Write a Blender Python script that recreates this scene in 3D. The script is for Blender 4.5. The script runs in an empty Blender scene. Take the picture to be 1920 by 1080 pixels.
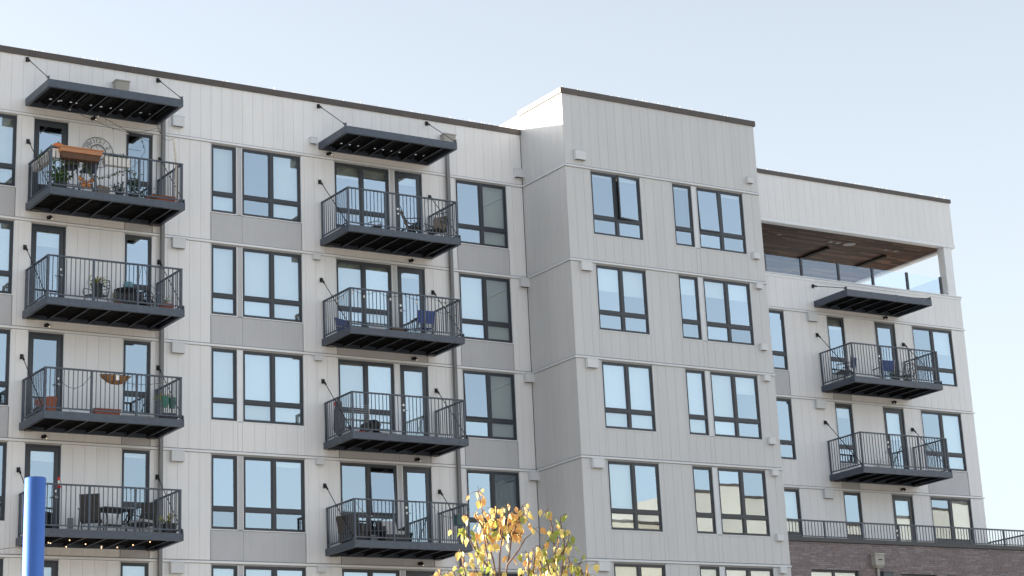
import bpy, bmesh, math, random
from mathutils import Vector, Matrix
random.seed(7)
R = math.radians
scene = bpy.context.scene
col = scene.collection

# ------------------------------------------------------------------ camera
CAM = Vector((-37.4804, -57.377, -21.6912))
YAW, PITCH, ROLL = 0.6270, 0.3313, -0.0644
fw = Vector((math.sin(YAW)*math.cos(PITCH), math.cos(YAW)*math.cos(PITCH), math.sin(PITCH)))
rt = Vector((math.cos(YAW), -math.sin(YAW), 0)); up = rt.cross(fw)
rt, up = (math.cos(ROLL)*rt + math.sin(ROLL)*up), (math.cos(ROLL)*up - math.sin(ROLL)*rt)
cam_d = bpy.data.cameras.new('camera'); cam = bpy.data.objects.new('camera', cam_d); col.objects.link(cam)
M = Matrix(((rt.x, up.x, -fw.x), (rt.y, up.y, -fw.y), (rt.z, up.z, -fw.z))).to_4x4(); M.translation = CAM
cam.matrix_world = M
cam_d.sensor_width = 36; cam_d.lens = 36*4072.19/1920
cam_d.shift_x = -(1161.11-960)/1920; cam_d.shift_y = (238.81-540)/1920
cam_d.clip_start = .1; cam_d.clip_end = 5000
scene.camera = cam

# ------------------------------------------------------------------ sky, sun, exposure
sd = Vector((-0.74, 0.66, 0.160)).normalized()          # towards the sun
el = math.asin(sd.z); az = math.atan2(sd.x, sd.y)
w = bpy.data.worlds.new('World'); scene.world = w; w.use_nodes = True
nt = w.node_tree; nt.nodes.clear()
out = nt.nodes.new('ShaderNodeOutputWorld'); bg = nt.nodes.new('ShaderNodeBackground')
sky = nt.nodes.new('ShaderNodeTexSky'); sky.sky_type = 'NISHITA'; sky.sun_disc = False
sky.sun_elevation = el; sky.sun_rotation = az
sky.altitude = 0; sky.air_density = 1.0; sky.dust_density = 1.8; sky.ozone_density = 2.0
hs = nt.nodes.new('ShaderNodeHueSaturation'); hs.inputs['Saturation'].default_value = 0.38
nt.links.new(sky.outputs[0], hs.inputs['Color']); nt.links.new(hs.outputs[0], bg.inputs[0])
nt.links.new(bg.outputs[0], out.inputs[0]); bg.inputs[1].default_value = 0.15
sl = bpy.data.lights.new('sun', 'SUN'); sl.energy = 5.0; sl.angle = R(0.5); sl.color = (1, .9, .76)
so = bpy.data.objects.new('sun', sl); col.objects.link(so); so.rotation_euler = sd.to_track_quat('Z', 'Y').to_euler()
so.location = (-60, 40, 30)
scene.view_settings.view_transform = 'Standard'; scene.view_settings.look = 'None'
scene.view_settings.gamma = 1; scene.view_settings.use_curve_mapping = False
scene.view_settings.exposure = 1.53
scene.render.engine = 'CYCLES'
scene.cycles.max_bounces = 8; scene.cycles.transparent_max_bounces = 16
scene.render.resolution_x = 1024; scene.render.resolution_y = 576

# ------------------------------------------------------------------ materials
def newmat(name):
    m = bpy.data.materials.new(name); m.use_nodes = True
    b = m.node_tree.nodes['Principled BSDF']; return m, m.node_tree, b
def mat(name, c, rough=.6, metal=0, var=.06, scale=3.0, bump=0, bscale=60, stretch=(1, 1, 1), rvar=0, spec=.5, stain=0):
    m, t, b = newmat(name)
    b.inputs['Roughness'].default_value = rough; b.inputs['Metallic'].default_value = metal
    b.inputs['Specular IOR Level'].default_value = spec
    g = t.nodes.new('ShaderNodeNewGeometry'); mp = t.nodes.new('ShaderNodeMapping'); mp.inputs['Scale'].default_value = stretch
    t.links.new(g.outputs['Position'], mp.inputs[0])
    n = t.nodes.new('ShaderNodeTexNoise'); n.inputs['Scale'].default_value = scale; n.inputs['Detail'].default_value = 5
    t.links.new(mp.outputs[0], n.inputs[0])
    oi = t.nodes.new('ShaderNodeObjectInfo')
    mr = t.nodes.new('ShaderNodeMapRange'); mr.inputs[1].default_value = .25; mr.inputs[2].default_value = .75
    mr.inputs[3].default_value = 1-var; mr.inputs[4].default_value = 1+var
    t.links.new(n.outputs[0], mr.inputs[0])
    mr2 = t.nodes.new('ShaderNodeMapRange'); mr2.inputs[3].default_value = 1-rvar; mr2.inputs[4].default_value = 1+rvar
    t.links.new(oi.outputs['Random'], mr2.inputs[0])
    mu = t.nodes.new('ShaderNodeMath'); mu.operation = 'MULTIPLY'
    t.links.new(mr.outputs[0], mu.inputs[0]); t.links.new(mr2.outputs[0], mu.inputs[1])
    if stain:
        mp3 = t.nodes.new('ShaderNodeMapping'); mp3.inputs['Scale'].default_value = (9, 9, .35)
        t.links.new(g.outputs['Position'], mp3.inputs[0])
        n3 = t.nodes.new('ShaderNodeTexNoise'); n3.inputs['Scale'].default_value = 1; n3.inputs['Detail'].default_value = 6; n3.inputs['Roughness'].default_value = .65
        t.links.new(mp3.outputs[0], n3.inputs[0])
        m3 = t.nodes.new('ShaderNodeMapRange'); m3.inputs[1].default_value = .5; m3.inputs[2].default_value = .8; m3.inputs[3].default_value = 1; m3.inputs[4].default_value = 1-stain
        t.links.new(n3.outputs[0], m3.inputs[0]); mu3 = t.nodes.new('ShaderNodeMath'); mu3.operation = 'MULTIPLY'
        t.links.new(mu.outputs[0], mu3.inputs[0]); t.links.new(m3.outputs[0], mu3.inputs[1]); mu = mu3
    vm = t.nodes.new('ShaderNodeVectorMath'); vm.operation = 'SCALE'; vm.inputs[0].default_value = c[:3]
    t.links.new(mu.outputs[0], vm.inputs['Scale'])
    last = vm.outputs[0]
    t.links.new(last, b.inputs['Base Color'])
    if bump:
        n2 = t.nodes.new('ShaderNodeTexNoise'); n2.inputs['Scale'].default_value = bscale; n2.inputs['Detail'].default_value = 4
        t.links.new(mp.outputs[0], n2.inputs[0])
        bp = t.nodes.new('ShaderNodeBump'); bp.inputs['Strength'].default_value = bump; bp.inputs['Distance'].default_value = .02
        t.links.new(n2.outputs[0], bp.inputs['Height']); t.links.new(bp.outputs[0], b.inputs['Normal'])
    return m
MT = {}
MT['board'] = mat('light_siding_paint', (.785, .80, .825), .5, var=.035, scale=1.2, stretch=(1, 1, .25), bump=.10, bscale=18, rvar=.014, stain=.08)
MT['board_t'] = mat('greige_siding_paint', (.57, .585, .605), .5, var=.035, scale=1.2, stretch=(1, 1, .25), bump=.10, bscale=18, rvar=.014, stain=.08)
MT['trim'] = mat('trim_paint', (.78, .815, .86), .45, var=.03)
MT['trim_t'] = mat('tower_trim_paint', (.65, .69, .735), .45, var=.03)
MT['core'] = mat('joint_backing', (.36, .365, .37), .8)
MT['spandrel'] = mat('grey_spandrel_panel', (.50, .515, .545), .55, var=.035, scale=1.5, bump=.03, rvar=.02, stain=.10)
MT['coping'] = mat('bronze_metal_coping', (.085, .072, .066), .5, metal=.2, var=.14, scale=2, rvar=.08, stain=.15)
MT['frame'] = mat('charcoal_window_frame', (.028, .035, .047), .4, var=.05, spec=.5)
MT['steel'] = mat('blue_grey_painted_steel', (.048, .066, .098), .42, var=.28, scale=6, spec=.6, stretch=(1, 1, 2), rvar=.08, stain=.25)
MT['dark'] = mat('black_metal_deck', (.005, .005, .006), .7, var=.1, spec=.2)
MT['pipe'] = mat('grey_downpipe_paint', (.18, .185, .195), .45, var=.1, scale=4, stretch=(1, 1, .3))
MT['vent'] = mat('vent_cover_paint', (.64, .67, .71), .5, var=.03)
MT['ventin'] = mat('vent_dark_opening', (.01, .01, .01), .8)
MT['room'] = mat('room_wall_paint', (.20, .19, .175), .8)
MT['blind'] = mat('white_roller_blind', (.78, .77, .74), .8, var=.02)
MT['curtain'] = mat('grey_green_curtain', (.24, .27, .26), .8, var=.2, scale=12, stretch=(3, 1, .2))
MT['roof'] = mat('roof_membrane', (.7, .69, .66), .8)
MT['chrome'] = mat('door_hardware', (.5, .5, .49), .32, metal=1)
MT['black'] = mat('black_metal', (.012, .012, .014), .4)
MT['ground'] = mat('paving_ground', (.50, .43, .345), .9, var=.15, scale=.3, bump=.2)
MT['grass'] = mat('dry_lawn', (.16, .15, .06), .95, var=.3, scale=.6)
MT['terra'] = mat('terracotta', (.33, .10, .055), .75, var=.15, scale=10)
MT['wood'] = mat('stained_cedar', (.42, .20, .095), .55, var=.18, scale=8, stretch=(.4, 3, 6))
MT['woodshade'] = mat('dark_brown_crate_wood', (.10, .05, .028), .7, var=.25, scale=12, stretch=(1, 1, 4))  # crate's own brown; also paints the shade on the cedar box body
MT['white'] = mat('white_plastic', (.75, .75, .74), .45)
MT['pumpkin'] = mat('pumpkin_skin', (.62, .16, .03), .5)
MT['green'] = mat('leaf_green', (.06, .13, .025), .6, var=.35, scale=14)
MT['eucalyptus'] = mat('eucalyptus_leaf', (.05, .095, .065), .6, var=.35, scale=14)
MT['limeleaf'] = mat('lime_leaf', (.30, .30, .05), .6, var=.3, scale=14)
MT['stoolseat'] = mat('navy_stool_shell', (.022, .028, .04), .45)
MT['sling'] = mat('tan_sling_fabric', (.30, .24, .18), .8, var=.08, scale=40, bump=.1)
MT['slingdark'] = mat('brown_seat_fabric', (.11, .08, .055), .8)
MT['blue'] = mat('royal_blue_canvas', (.06, .10, .30), .8, var=.15, scale=12)
MT['navy'] = mat('navy_canvas', (.03, .05, .13), .8, var=.15, scale=12)
MT['wicker'] = mat('dark_grey_wicker', (.05, .047, .045), .65, var=.5, scale=45, bump=.6, bscale=50)
MT['cushion'] = mat('pale_grey_cushion', (.5, .5, .5), .85)
MT['coco'] = mat('coconut_fibre', (.30, .16, .07), .95, var=.35, scale=25, bump=.6, bscale=70)
MT['teal'] = mat('teal_glaze', (.03, .22, .17), .35)
MT['tealdull'] = mat('blue_green_plastic', (.09, .19, .20), .5)
MT['charpot'] = mat('charcoal_pot', (.035, .037, .042), .6)
MT['umb'] = mat('grey_umbrella_cloth', (.10, .10, .11), .85, var=.2, scale=10, stretch=(4, 4, .3))
MT['red'] = mat('red_plastic', (.5, .02, .03), .4)
MT['orange'] = mat('orange_wing', (.65, .22, .03), .5)
MT['birch'] = mat('birch_bark', (.62, .56, .5), .7, var=.5, scale=18, stretch=(1, 1, 3))
MT['bark'] = mat('thin_twig_bark', (.16, .10, .08), .7, var=.3, scale=30)
MT['boxgrey'] = mat('grey_utility_box', (.36, .355, .33), .5, var=.06, scale=5)
MT['lead'] = mat('dark_blue_grey_box', (.07, .085, .10), .5)
MT['mortar'] = mat('mortar', (.24, .225, .24), .9, bump=.2)
MT['blue_tub'] = mat('pale_blue_pot', (.12, .3, .36), .4)
for i, c in enumerate([(.225, .193, .203), (.25, .218, .228), (.205, .18, .192), (.285, .255, .262), (.23, .188, .188)]):
    MT['brick%d' % i] = mat('brick_%d' % i, c, .85, var=.2, scale=14, bump=.4, bscale=90)
for i, c in enumerate([(.085, .042, .030), (.055, .030, .024), (.15, .085, .062), (.034, .019, .016)]):
    MT['plank%d' % i] = mat('soffit_wood_%d' % i, c, .6, var=.3, scale=4, stretch=(.5, 6, 6), spec=.12)
def leafmat(name, c):
    m, t, b = newmat(name); t.nodes.remove(b)
    d = t.nodes.new('ShaderNodeBsdfDiffuse'); tr = t.nodes.new('ShaderNodeBsdfTranslucent'); gl = t.nodes.new('ShaderNodeBsdfGlossy')
    gl.inputs['Roughness'].default_value = .35; gl.inputs['Color'].default_value = (.9, .85, .75, 1)
    g = t.nodes.new('ShaderNodeNewGeometry'); n = t.nodes.new('ShaderNodeTexNoise'); n.inputs['Scale'].default_value = 30
    t.links.new(g.outputs['Position'], n.inputs[0])
    oi = t.nodes.new('ShaderNodeObjectInfo')
    mx = t.nodes.new('ShaderNodeMix'); mx.data_type = 'RGBA'
    mx.inputs[6].default_value = (*[v*.62 for v in c], 1); mx.inputs[7].default_value = (*[min(1, v*1.35) for v in c], 1)
    t.links.new(n.outputs[0], mx.inputs[0])
    for x in (d, tr): t.links.new(mx.outputs[2], x.inputs['Color'])
    a = t.nodes.new('ShaderNodeMixShader'); a.inputs[0].default_value = .5
    t.links.new(d.outputs[0], a.inputs[1]); t.links.new(tr.outputs[0], a.inputs[2])
    a2 = t.nodes.new('ShaderNodeMixShader'); a2.inputs[0].default_value = .06
    t.links.new(a.outputs[0], a2.inputs[1]); t.links.new(gl.outputs[0], a2.inputs[2])
    t.links.new(a2.outputs[0], t.nodes['Material Output'].inputs[0]); return m
MT['leafo'] = leafmat('autumn_orange_leaf', (.88, .46, .17))
MT['leafy'] = leafmat('autumn_yellow_leaf', (.86, .64, .22))
MT['leafg'] = leafmat('autumn_green_leaf', (.30, .37, .07))
def glassmat(name, tint, base, refl=(1, 1, 1), rough=0.0):
    m, t, b = newmat(name); t.nodes.remove(b)
    gl = t.nodes.new('ShaderNodeBsdfGlossy'); gl.inputs['Roughness'].default_value = rough; gl.inputs['Color'].default_value = (*refl, 1)
    tr = t.nodes.new('ShaderNodeBsdfTransparent'); tr.inputs['Color'].default_value = (*tint, 1)
    lw_ = t.nodes.new('ShaderNodeLayerWeight'); lw_.inputs['Blend'].default_value = .5
    pw = t.nodes.new('ShaderNodeMath'); pw.operation = 'POWER'; pw.inputs[1].default_value = 5
    t.links.new(lw_.outputs['Facing'], pw.inputs[0])
    mr = t.nodes.new('ShaderNodeMapRange'); mr.inputs[3].default_value = base; mr.inputs[4].default_value = 1.0
    t.links.new(pw.outputs[0], mr.inputs[0])
    gb = t.nodes.new('ShaderNodeNewGeometry'); inv = t.nodes.new('ShaderNodeMath'); inv.operation = 'SUBTRACT'; inv.inputs[0].default_value = 1
    t.links.new(gb.outputs['Backfacing'], inv.inputs[1])
    oi_ = t.nodes.new('ShaderNodeObjectInfo'); mv = t.nodes.new('ShaderNodeMapRange'); mv.inputs[3].default_value = .84; mv.inputs[4].default_value = 1.12
    t.links.new(oi_.outputs['Random'], mv.inputs[0]); mvm = t.nodes.new('ShaderNodeMath'); mvm.operation = 'MULTIPLY'; t.links.new(mr.outputs[0], mvm.inputs[0]); t.links.new(mv.outputs[0], mvm.inputs[1]); mr = mvm; ff = t.nodes.new('ShaderNodeMath'); ff.operation = 'MULTIPLY'
    t.links.new(mr.outputs[0], ff.inputs[0]); t.links.new(inv.outputs[0], ff.inputs[1]); mr = ff
    n = t.nodes.new('ShaderNodeTexNoise'); n.inputs['Scale'].default_value = .8; g = t.nodes.new('ShaderNodeNewGeometry')
    t.links.new(g.outputs['Position'], n.inputs[0])
    bp = t.nodes.new('ShaderNodeBump'); bp.inputs['Strength'].default_value = .012; bp.inputs['Distance'].default_value = .05
    t.links.new(n.outputs[0], bp.inputs['Height']); t.links.new(bp.outputs[0], gl.inputs['Normal'])
    mx = t.nodes.new('ShaderNodeMixShader'); t.links.new(mr.outputs[0], mx.inputs[0])
    t.links.new(tr.outputs[0], mx.inputs[1]); t.links.new(gl.outputs[0], mx.inputs[2])
    t.links.new(mx.outputs[0], t.nodes['Material Output'].inputs[0]); return m
MT['glass'] = glassmat('coated_window_glass', (.84, .87, .86), .37, (.72, .87, 1.0))
MT['railglass'] = glassmat('balustrade_glass', (.92, .955, .975), .16, (.68, .83, 1.0))
def emis(name, c, s):
    m, t, b = newmat(name); b.inputs['Emission Color'].default_value = (*c, 1); b.inputs['Emission Strength'].default_value = s
    b.inputs['Base Color'].default_value = (*c, 1); return m
MT['bulb'] = mat('clear_bulb', (.75, .73, .68), .15)
MT['bulbwarm'] = emis('lit_warm_bulb', (1, .66, .36), .9)
MT['lamp'] = emis('lit_lamp_lens', (1, .9, .7), .12)
def polemat():
    m, t, b = newmat('blue_polished_metal')
    b.inputs['Base Color'].default_value = (.09, .19, .50, 1); b.inputs['Metallic'].default_value = 1; b.inputs['Roughness'].default_value = .55
    g = t.nodes.new('ShaderNodeNewGeometry'); n = t.nodes.new('ShaderNodeTexNoise'); n.inputs['Scale'].default_value = 60
    t.links.new(g.outputs['Position'], n.inputs[0])
    bp = t.nodes.new('ShaderNodeBump'); bp.inputs['Strength'].default_value = .05; bp.inputs['Distance'].default_value = .01
    t.links.new(n.outputs[0], bp.inputs['Height']); t.links.new(bp.outputs[0], b.inputs['Normal']); return m
MT['pole'] = polemat()

# ------------------------------------------------------------------ helpers
def wloc(o):
    v = Vector((0, 0, 0))
    while o is not None: v = v + o.location; o = o.parent
    return v
def link(o, parent=None):
    col.objects.link(o)
    if parent is not None: o.parent = parent
    return o
class MB:
    def __init__(s): s.v = []; s.f = []; s.m = []; s.cur = 0; s.mats = []
    def use(s, k):
        if k not in s.mats: s.mats.append(k)
        s.cur = s.mats.index(k); return s
    def add(s, vs, fs):
        n = len(s.v); s.v += [Vector(p) for p in vs]
        for f in fs: s.f.append([n+i for i in f]); s.m.append(s.cur)
    def box(s, x0, x1, y0, y1, z0, z1):
        s.add([(x0, y0, z0), (x1, y0, z0), (x1, y1, z0), (x0, y1, z0), (x0, y0, z1), (x1, y0, z1), (x1, y1, z1), (x0, y1, z1)],
              [(0, 3, 2, 1), (4, 5, 6, 7), (0, 1, 5, 4), (1, 2, 6, 5), (2, 3, 7, 6), (3, 0, 4, 7)]); return s
    def hexa(s, bot, top):
        s.add(list(bot)+list(top), [(0, 3, 2, 1), (4, 5, 6, 7), (0, 1, 5, 4), (1, 2, 6, 5), (2, 3, 7, 6), (3, 0, 4, 7)]); return s
    def bar(s, a, b, w, h=None):
        a, b = Vector(a), Vector(b); h = h or w; d = (b-a).normalized()
        u = d.cross(Vector((0, 0, 1)));
        if u.length < 1e-3: u = Vector((1, 0, 0))
        u.normalize(); v = u.cross(d)
        P = lambda c: [c-u*w/2-v*h/2, c+u*w/2-v*h/2, c+u*w/2+v*h/2, c-u*w/2+v*h/2]
        s.add(P(a)+P(b), [(3, 2, 1, 0), (4, 5, 6, 7), (0, 1, 5, 4), (1, 2, 6, 5), (2, 3, 7, 6), (3, 0, 4, 7)]); return s
    def tube(s, pts, r, n=8, r2=None, caps=True):
        pts = [Vector(p) for p in pts]; N = len(pts); rings = []
        base = len(s.v); pu = None
        for i, p in enumerate(pts):
            d = (pts[min(i+1, N-1)]-pts[max(i-1, 0)]).normalized()
            u = pu if pu is not None else d.orthogonal()
            u = (u - d*u.dot(d)).normalized(); pu = u; v = d.cross(u)
            rr = r if r2 is None else r+(r2-r)*i/max(1, N-1)
            for k in range(n): s.v.append(p+(u*math.cos(k*2*math.pi/n)+v*math.sin(k*2*math.pi/n))*rr)
        for i in range(N-1):
            for k in range(n):
                a = base+i*n+k; b = base+i*n+(k+1) % n
                s.f.append([a, b, b+n, a+n]); s.m.append(s.cur)
        if caps:
            s.f.append([base+k for k in range(n)][::-1]); s.m.append(s.cur)
            s.f.append([base+(N-1)*n+k for k in range(n)]); s.m.append(s.cur)
        return s
    def lathe(s, prof, c=(0, 0, 0), n=16, sx=1, sy=1):
        c = Vector(c); base = len(s.v)
        for r, z in prof:
            for k in range(n): s.v.append(c+Vector((r*sx*math.cos(k*2*math.pi/n), r*sy*math.sin(k*2*math.pi/n), z)))
        for i in range(len(prof)-1):
            for k in range(n):
                a = base+i*n+k; b = base+i*n+(k+1) % n
                s.f.append([a, b, b+n, a+n]); s.m.append(s.cur)
        s.f.append([base+k for k in range(n)][::-1]); s.m.append(s.cur)
        s.f.append([base+(len(prof)-1)*n+k for k in range(n)]); s.m.append(s.cur)
        return s
    def leaf(s, p, d, nrm, L, W, fold=.25):
        p = Vector(p); d = Vector(d).normalized(); nrm = Vector(nrm); sd_ = d.cross(nrm)
        if sd_.length < 1e-3: sd_ = d.orthogonal()
        sd_.normalize(); nn = sd_.cross(d)
        q = [p, p+d*L*.3+sd_*W*.5+nn*W*fold, p+d*L*.68+sd_*W*.38+nn*W*fold*.8-nn*L*.04, p+d*L-nn*L*.12,
             p+d*L*.68-sd_*W*.38+nn*W*fold*.8-nn*L*.04, p+d*L*.3-sd_*W*.5+nn*W*fold, p+d*L*.35, p+d*L*.7-nn*L*.04]
        s.add(q, [(0, 1, 6), (1, 2, 7, 6), (2, 3, 7), (0, 6, 5), (6, 7, 4, 5), (7, 3, 4)]); return s
    def rot(s, a0, M_):
        for i in range(a0, len(s.v)): s.v[i] = M_ @ s.v[i]
    def build(s, name, matk=None, parent=None, world=False, smooth=False):
        if not s.mats: s.mats = [matk]
        off = wloc(parent) if (world and parent is not None) else Vector((0, 0, 0))
        me = bpy.data.meshes.new(name); me.from_pydata([tuple(p-off) for p in s.v], [], s.f)
        for k in s.mats: me.materials.append(MT[k])
        for i, p in enumerate(me.polygons): p.material_index = s.m[i]; p.use_smooth = smooth
        me.update()
        return link(bpy.data.objects.new(name, me), parent)
_unit = {}
def unit(matk):
    if matk not in _unit:
        b = MB().box(-.5, .5, -.5, .5, -.5, .5); me = bpy.data.meshes.new('unit_'+matk); me.from_pydata([tuple(p) for p in b.v], [], b.f)
        me.materials.append(MT[matk]); _unit[matk] = me
    return _unit[matk]
def ibox(name, matk, parent, x0, x1, y0, y1, z0, z1, world=True):
    o = bpy.data.objects.new(name, unit(matk)); link(o, parent)
    c = Vector(((x0+x1)/2, (y0+y1)/2, (z0+z1)/2)); o.location = c-(wloc(parent) if world else Vector((0, 0, 0)))
    o.scale = (x1-x0, y1-y0, z1-z0); return o
def thing(name, loc, label, cat, group=None, rz=0):
    o = bpy.data.objects.new(name, None); o.empty_display_size = .3; link(o); o.location = loc; o.rotation_euler = (0, 0, rz)
    o['label'] = label; o['category'] = cat
    if group: o['group'] = group
    return o
def tag(o, label, cat, group=None):
    o['label'] = label; o['category'] = cat
    if group: o['group'] = group
    return o

# ------------------------------------------------------------------ ground and sky-facing setting
GZ = -23.3
g = MB().box(-900, 900, -900, 900, GZ-.5, GZ).build('ground', 'ground'); g['kind'] = 'structure'

nb_ = MB()
MT['beige'] = mat('beige_render', (.42, .37, .30), .8, var=.08, scale=.3)
MT['beige2'] = mat('pale_render', (.44, .41, .37), .8, var=.08, scale=.3)
neighbour = thing('office_building', (80, -118, GZ), 'long beige building across the street, seen only mirrored in the windows', 'building')
nb_.use('beige').box(70, 82, -128, -106, GZ, 8.0).use('beige2').box(82, 160, -128, -106.3, GZ, 11.2)
nb_.build('wall', None, neighbour, world=True)
nb2 = MB().use('frame')
for fl in range(3):
    for i in range(12): nb2.box(86+i*5.9, 88.6+i*5.9, -106.29, -106.25, GZ+2+fl*4.1, GZ+4.2+fl*4.1)
nb2.build('windows', None, neighbour, world=True)['kind'] = 'stuff'
pole_block = thing('brick_warehouse', (-95, -125, GZ), 'dark brick building across the street behind the viewer, mirrored in the blue pole', 'building')  # unseen block, added so the middle of the pole mirrors something dark
MT['darkbrick'] = mat('dark_brick_wall', (.07, .05, .045), .9, var=.2, scale=.5)
MB().use('darkbrick').box(-175, -38, -132, -116, GZ, GZ+24).build('wall', None, pole_block, world=True)
MB().use('coping').box(-175.3, -37.7, -132.3, -115.7, GZ+24, GZ+24.4).build('roof', None, pole_block, world=True)
MB().use('coping').box(69.8, 82, -106.1, -105.8, 7.9, 8.1).box(82.02, 160.2, -106.4, -106.1, 11.1, 11.3).build('coping', None, neighbour, world=True)

# ------------------------------------------------------------------ THE APARTMENT BUILDING
FH = 3.15
XL, XT, XR = -26.0, 7.94, 19.43          # left end, tower right edge, right end
YT = -2.556
bld = thing('apartment_building', (0, 6, GZ), 'light grey apartment block with balconies, charcoal windows and a projecting taller bay', 'building')
HEAD, SILL, TRANS = -.075, -2.21, -1.62
# window columns:  (x0, x1, cols, kind)
LEFT = dict(A=(-19.14, -17.14), B=(-16.64, -15.61), C=(-13.845, -13.01), D=(-11.134, -10.315), E=(-10.125, -8.148),
            F=(-6.98, -5.04), G=(-4.845, -3.84), H=(-2.594, -.66))
TOW = dict(P=(.96, 2.925), Q=(4.23, 5.03), R=(5.235, 7.206))
RIGHT = dict(S=(8.75, 10.715), T=(12.69, 13.495), U=(14.943, 15.936), W=(16.784, 18.775))
core = MB(); rooms = MB().use('room')
board_rects = []     # (x0,x1,z0,z1,y,mat,axis)

def subtract(x0, x1, z0, z1, holes):
    """rect minus holes, for one column that does not straddle a hole edge"""
    xm = (x0+x1)/2; hs_ = sorted([(h[2], h[3]) for h in holes if h[0] < xm < h[1]])
    out_ = []; z = z0
    for a, b in hs_:
        if a > z+.01: out_.append((z, a))
        z = max(z, b)
    if z < z1-.01: out_.append((z, z1))
    return out_
def clad(x0, x1, z0, z1, y, holes, matk, pitch=.345, origin=None, gap=.005, axis='x'):
    origin = x0 if origin is None else origin
    xs = [x0, x1]; n0 = math.ceil((x0-origin)/pitch)
    x = origin+n0*pitch
    while x < x1:
        xs.append(x); x += pitch
    hh = [h for h in holes if h[3] > z0 and h[2] < z1]
    edges = [e for h in hh for e in (h[0], h[1]) if x0 < e < x1]
    xs = [q for q in xs if q in (x0, x1) or all(abs(q-e) > .06 for e in edges)] + edges
    xs = sorted(set(round(q, 4) for q in xs))
    for a, b in zip(xs, xs[1:]):
        if b-a < .02: continue
        for c, d in subtract(a, b, z0, z1, hh): board_rects.append((a+gap/2, b-gap/2, c, d, y, matk, axis))
def solid(mb, x0, x1, z0, z1, ya, yb, holes):
    xs = sorted(set([x0, x1]+[e for h in holes for e in (h[0], h[1]) if x0 < e < x1]))
    for a, b in zip(xs, xs[1:]):
        for c, d in subtract(a, b, z0, z1, holes): mb.box(a, b, ya, yb, c, d)

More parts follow.
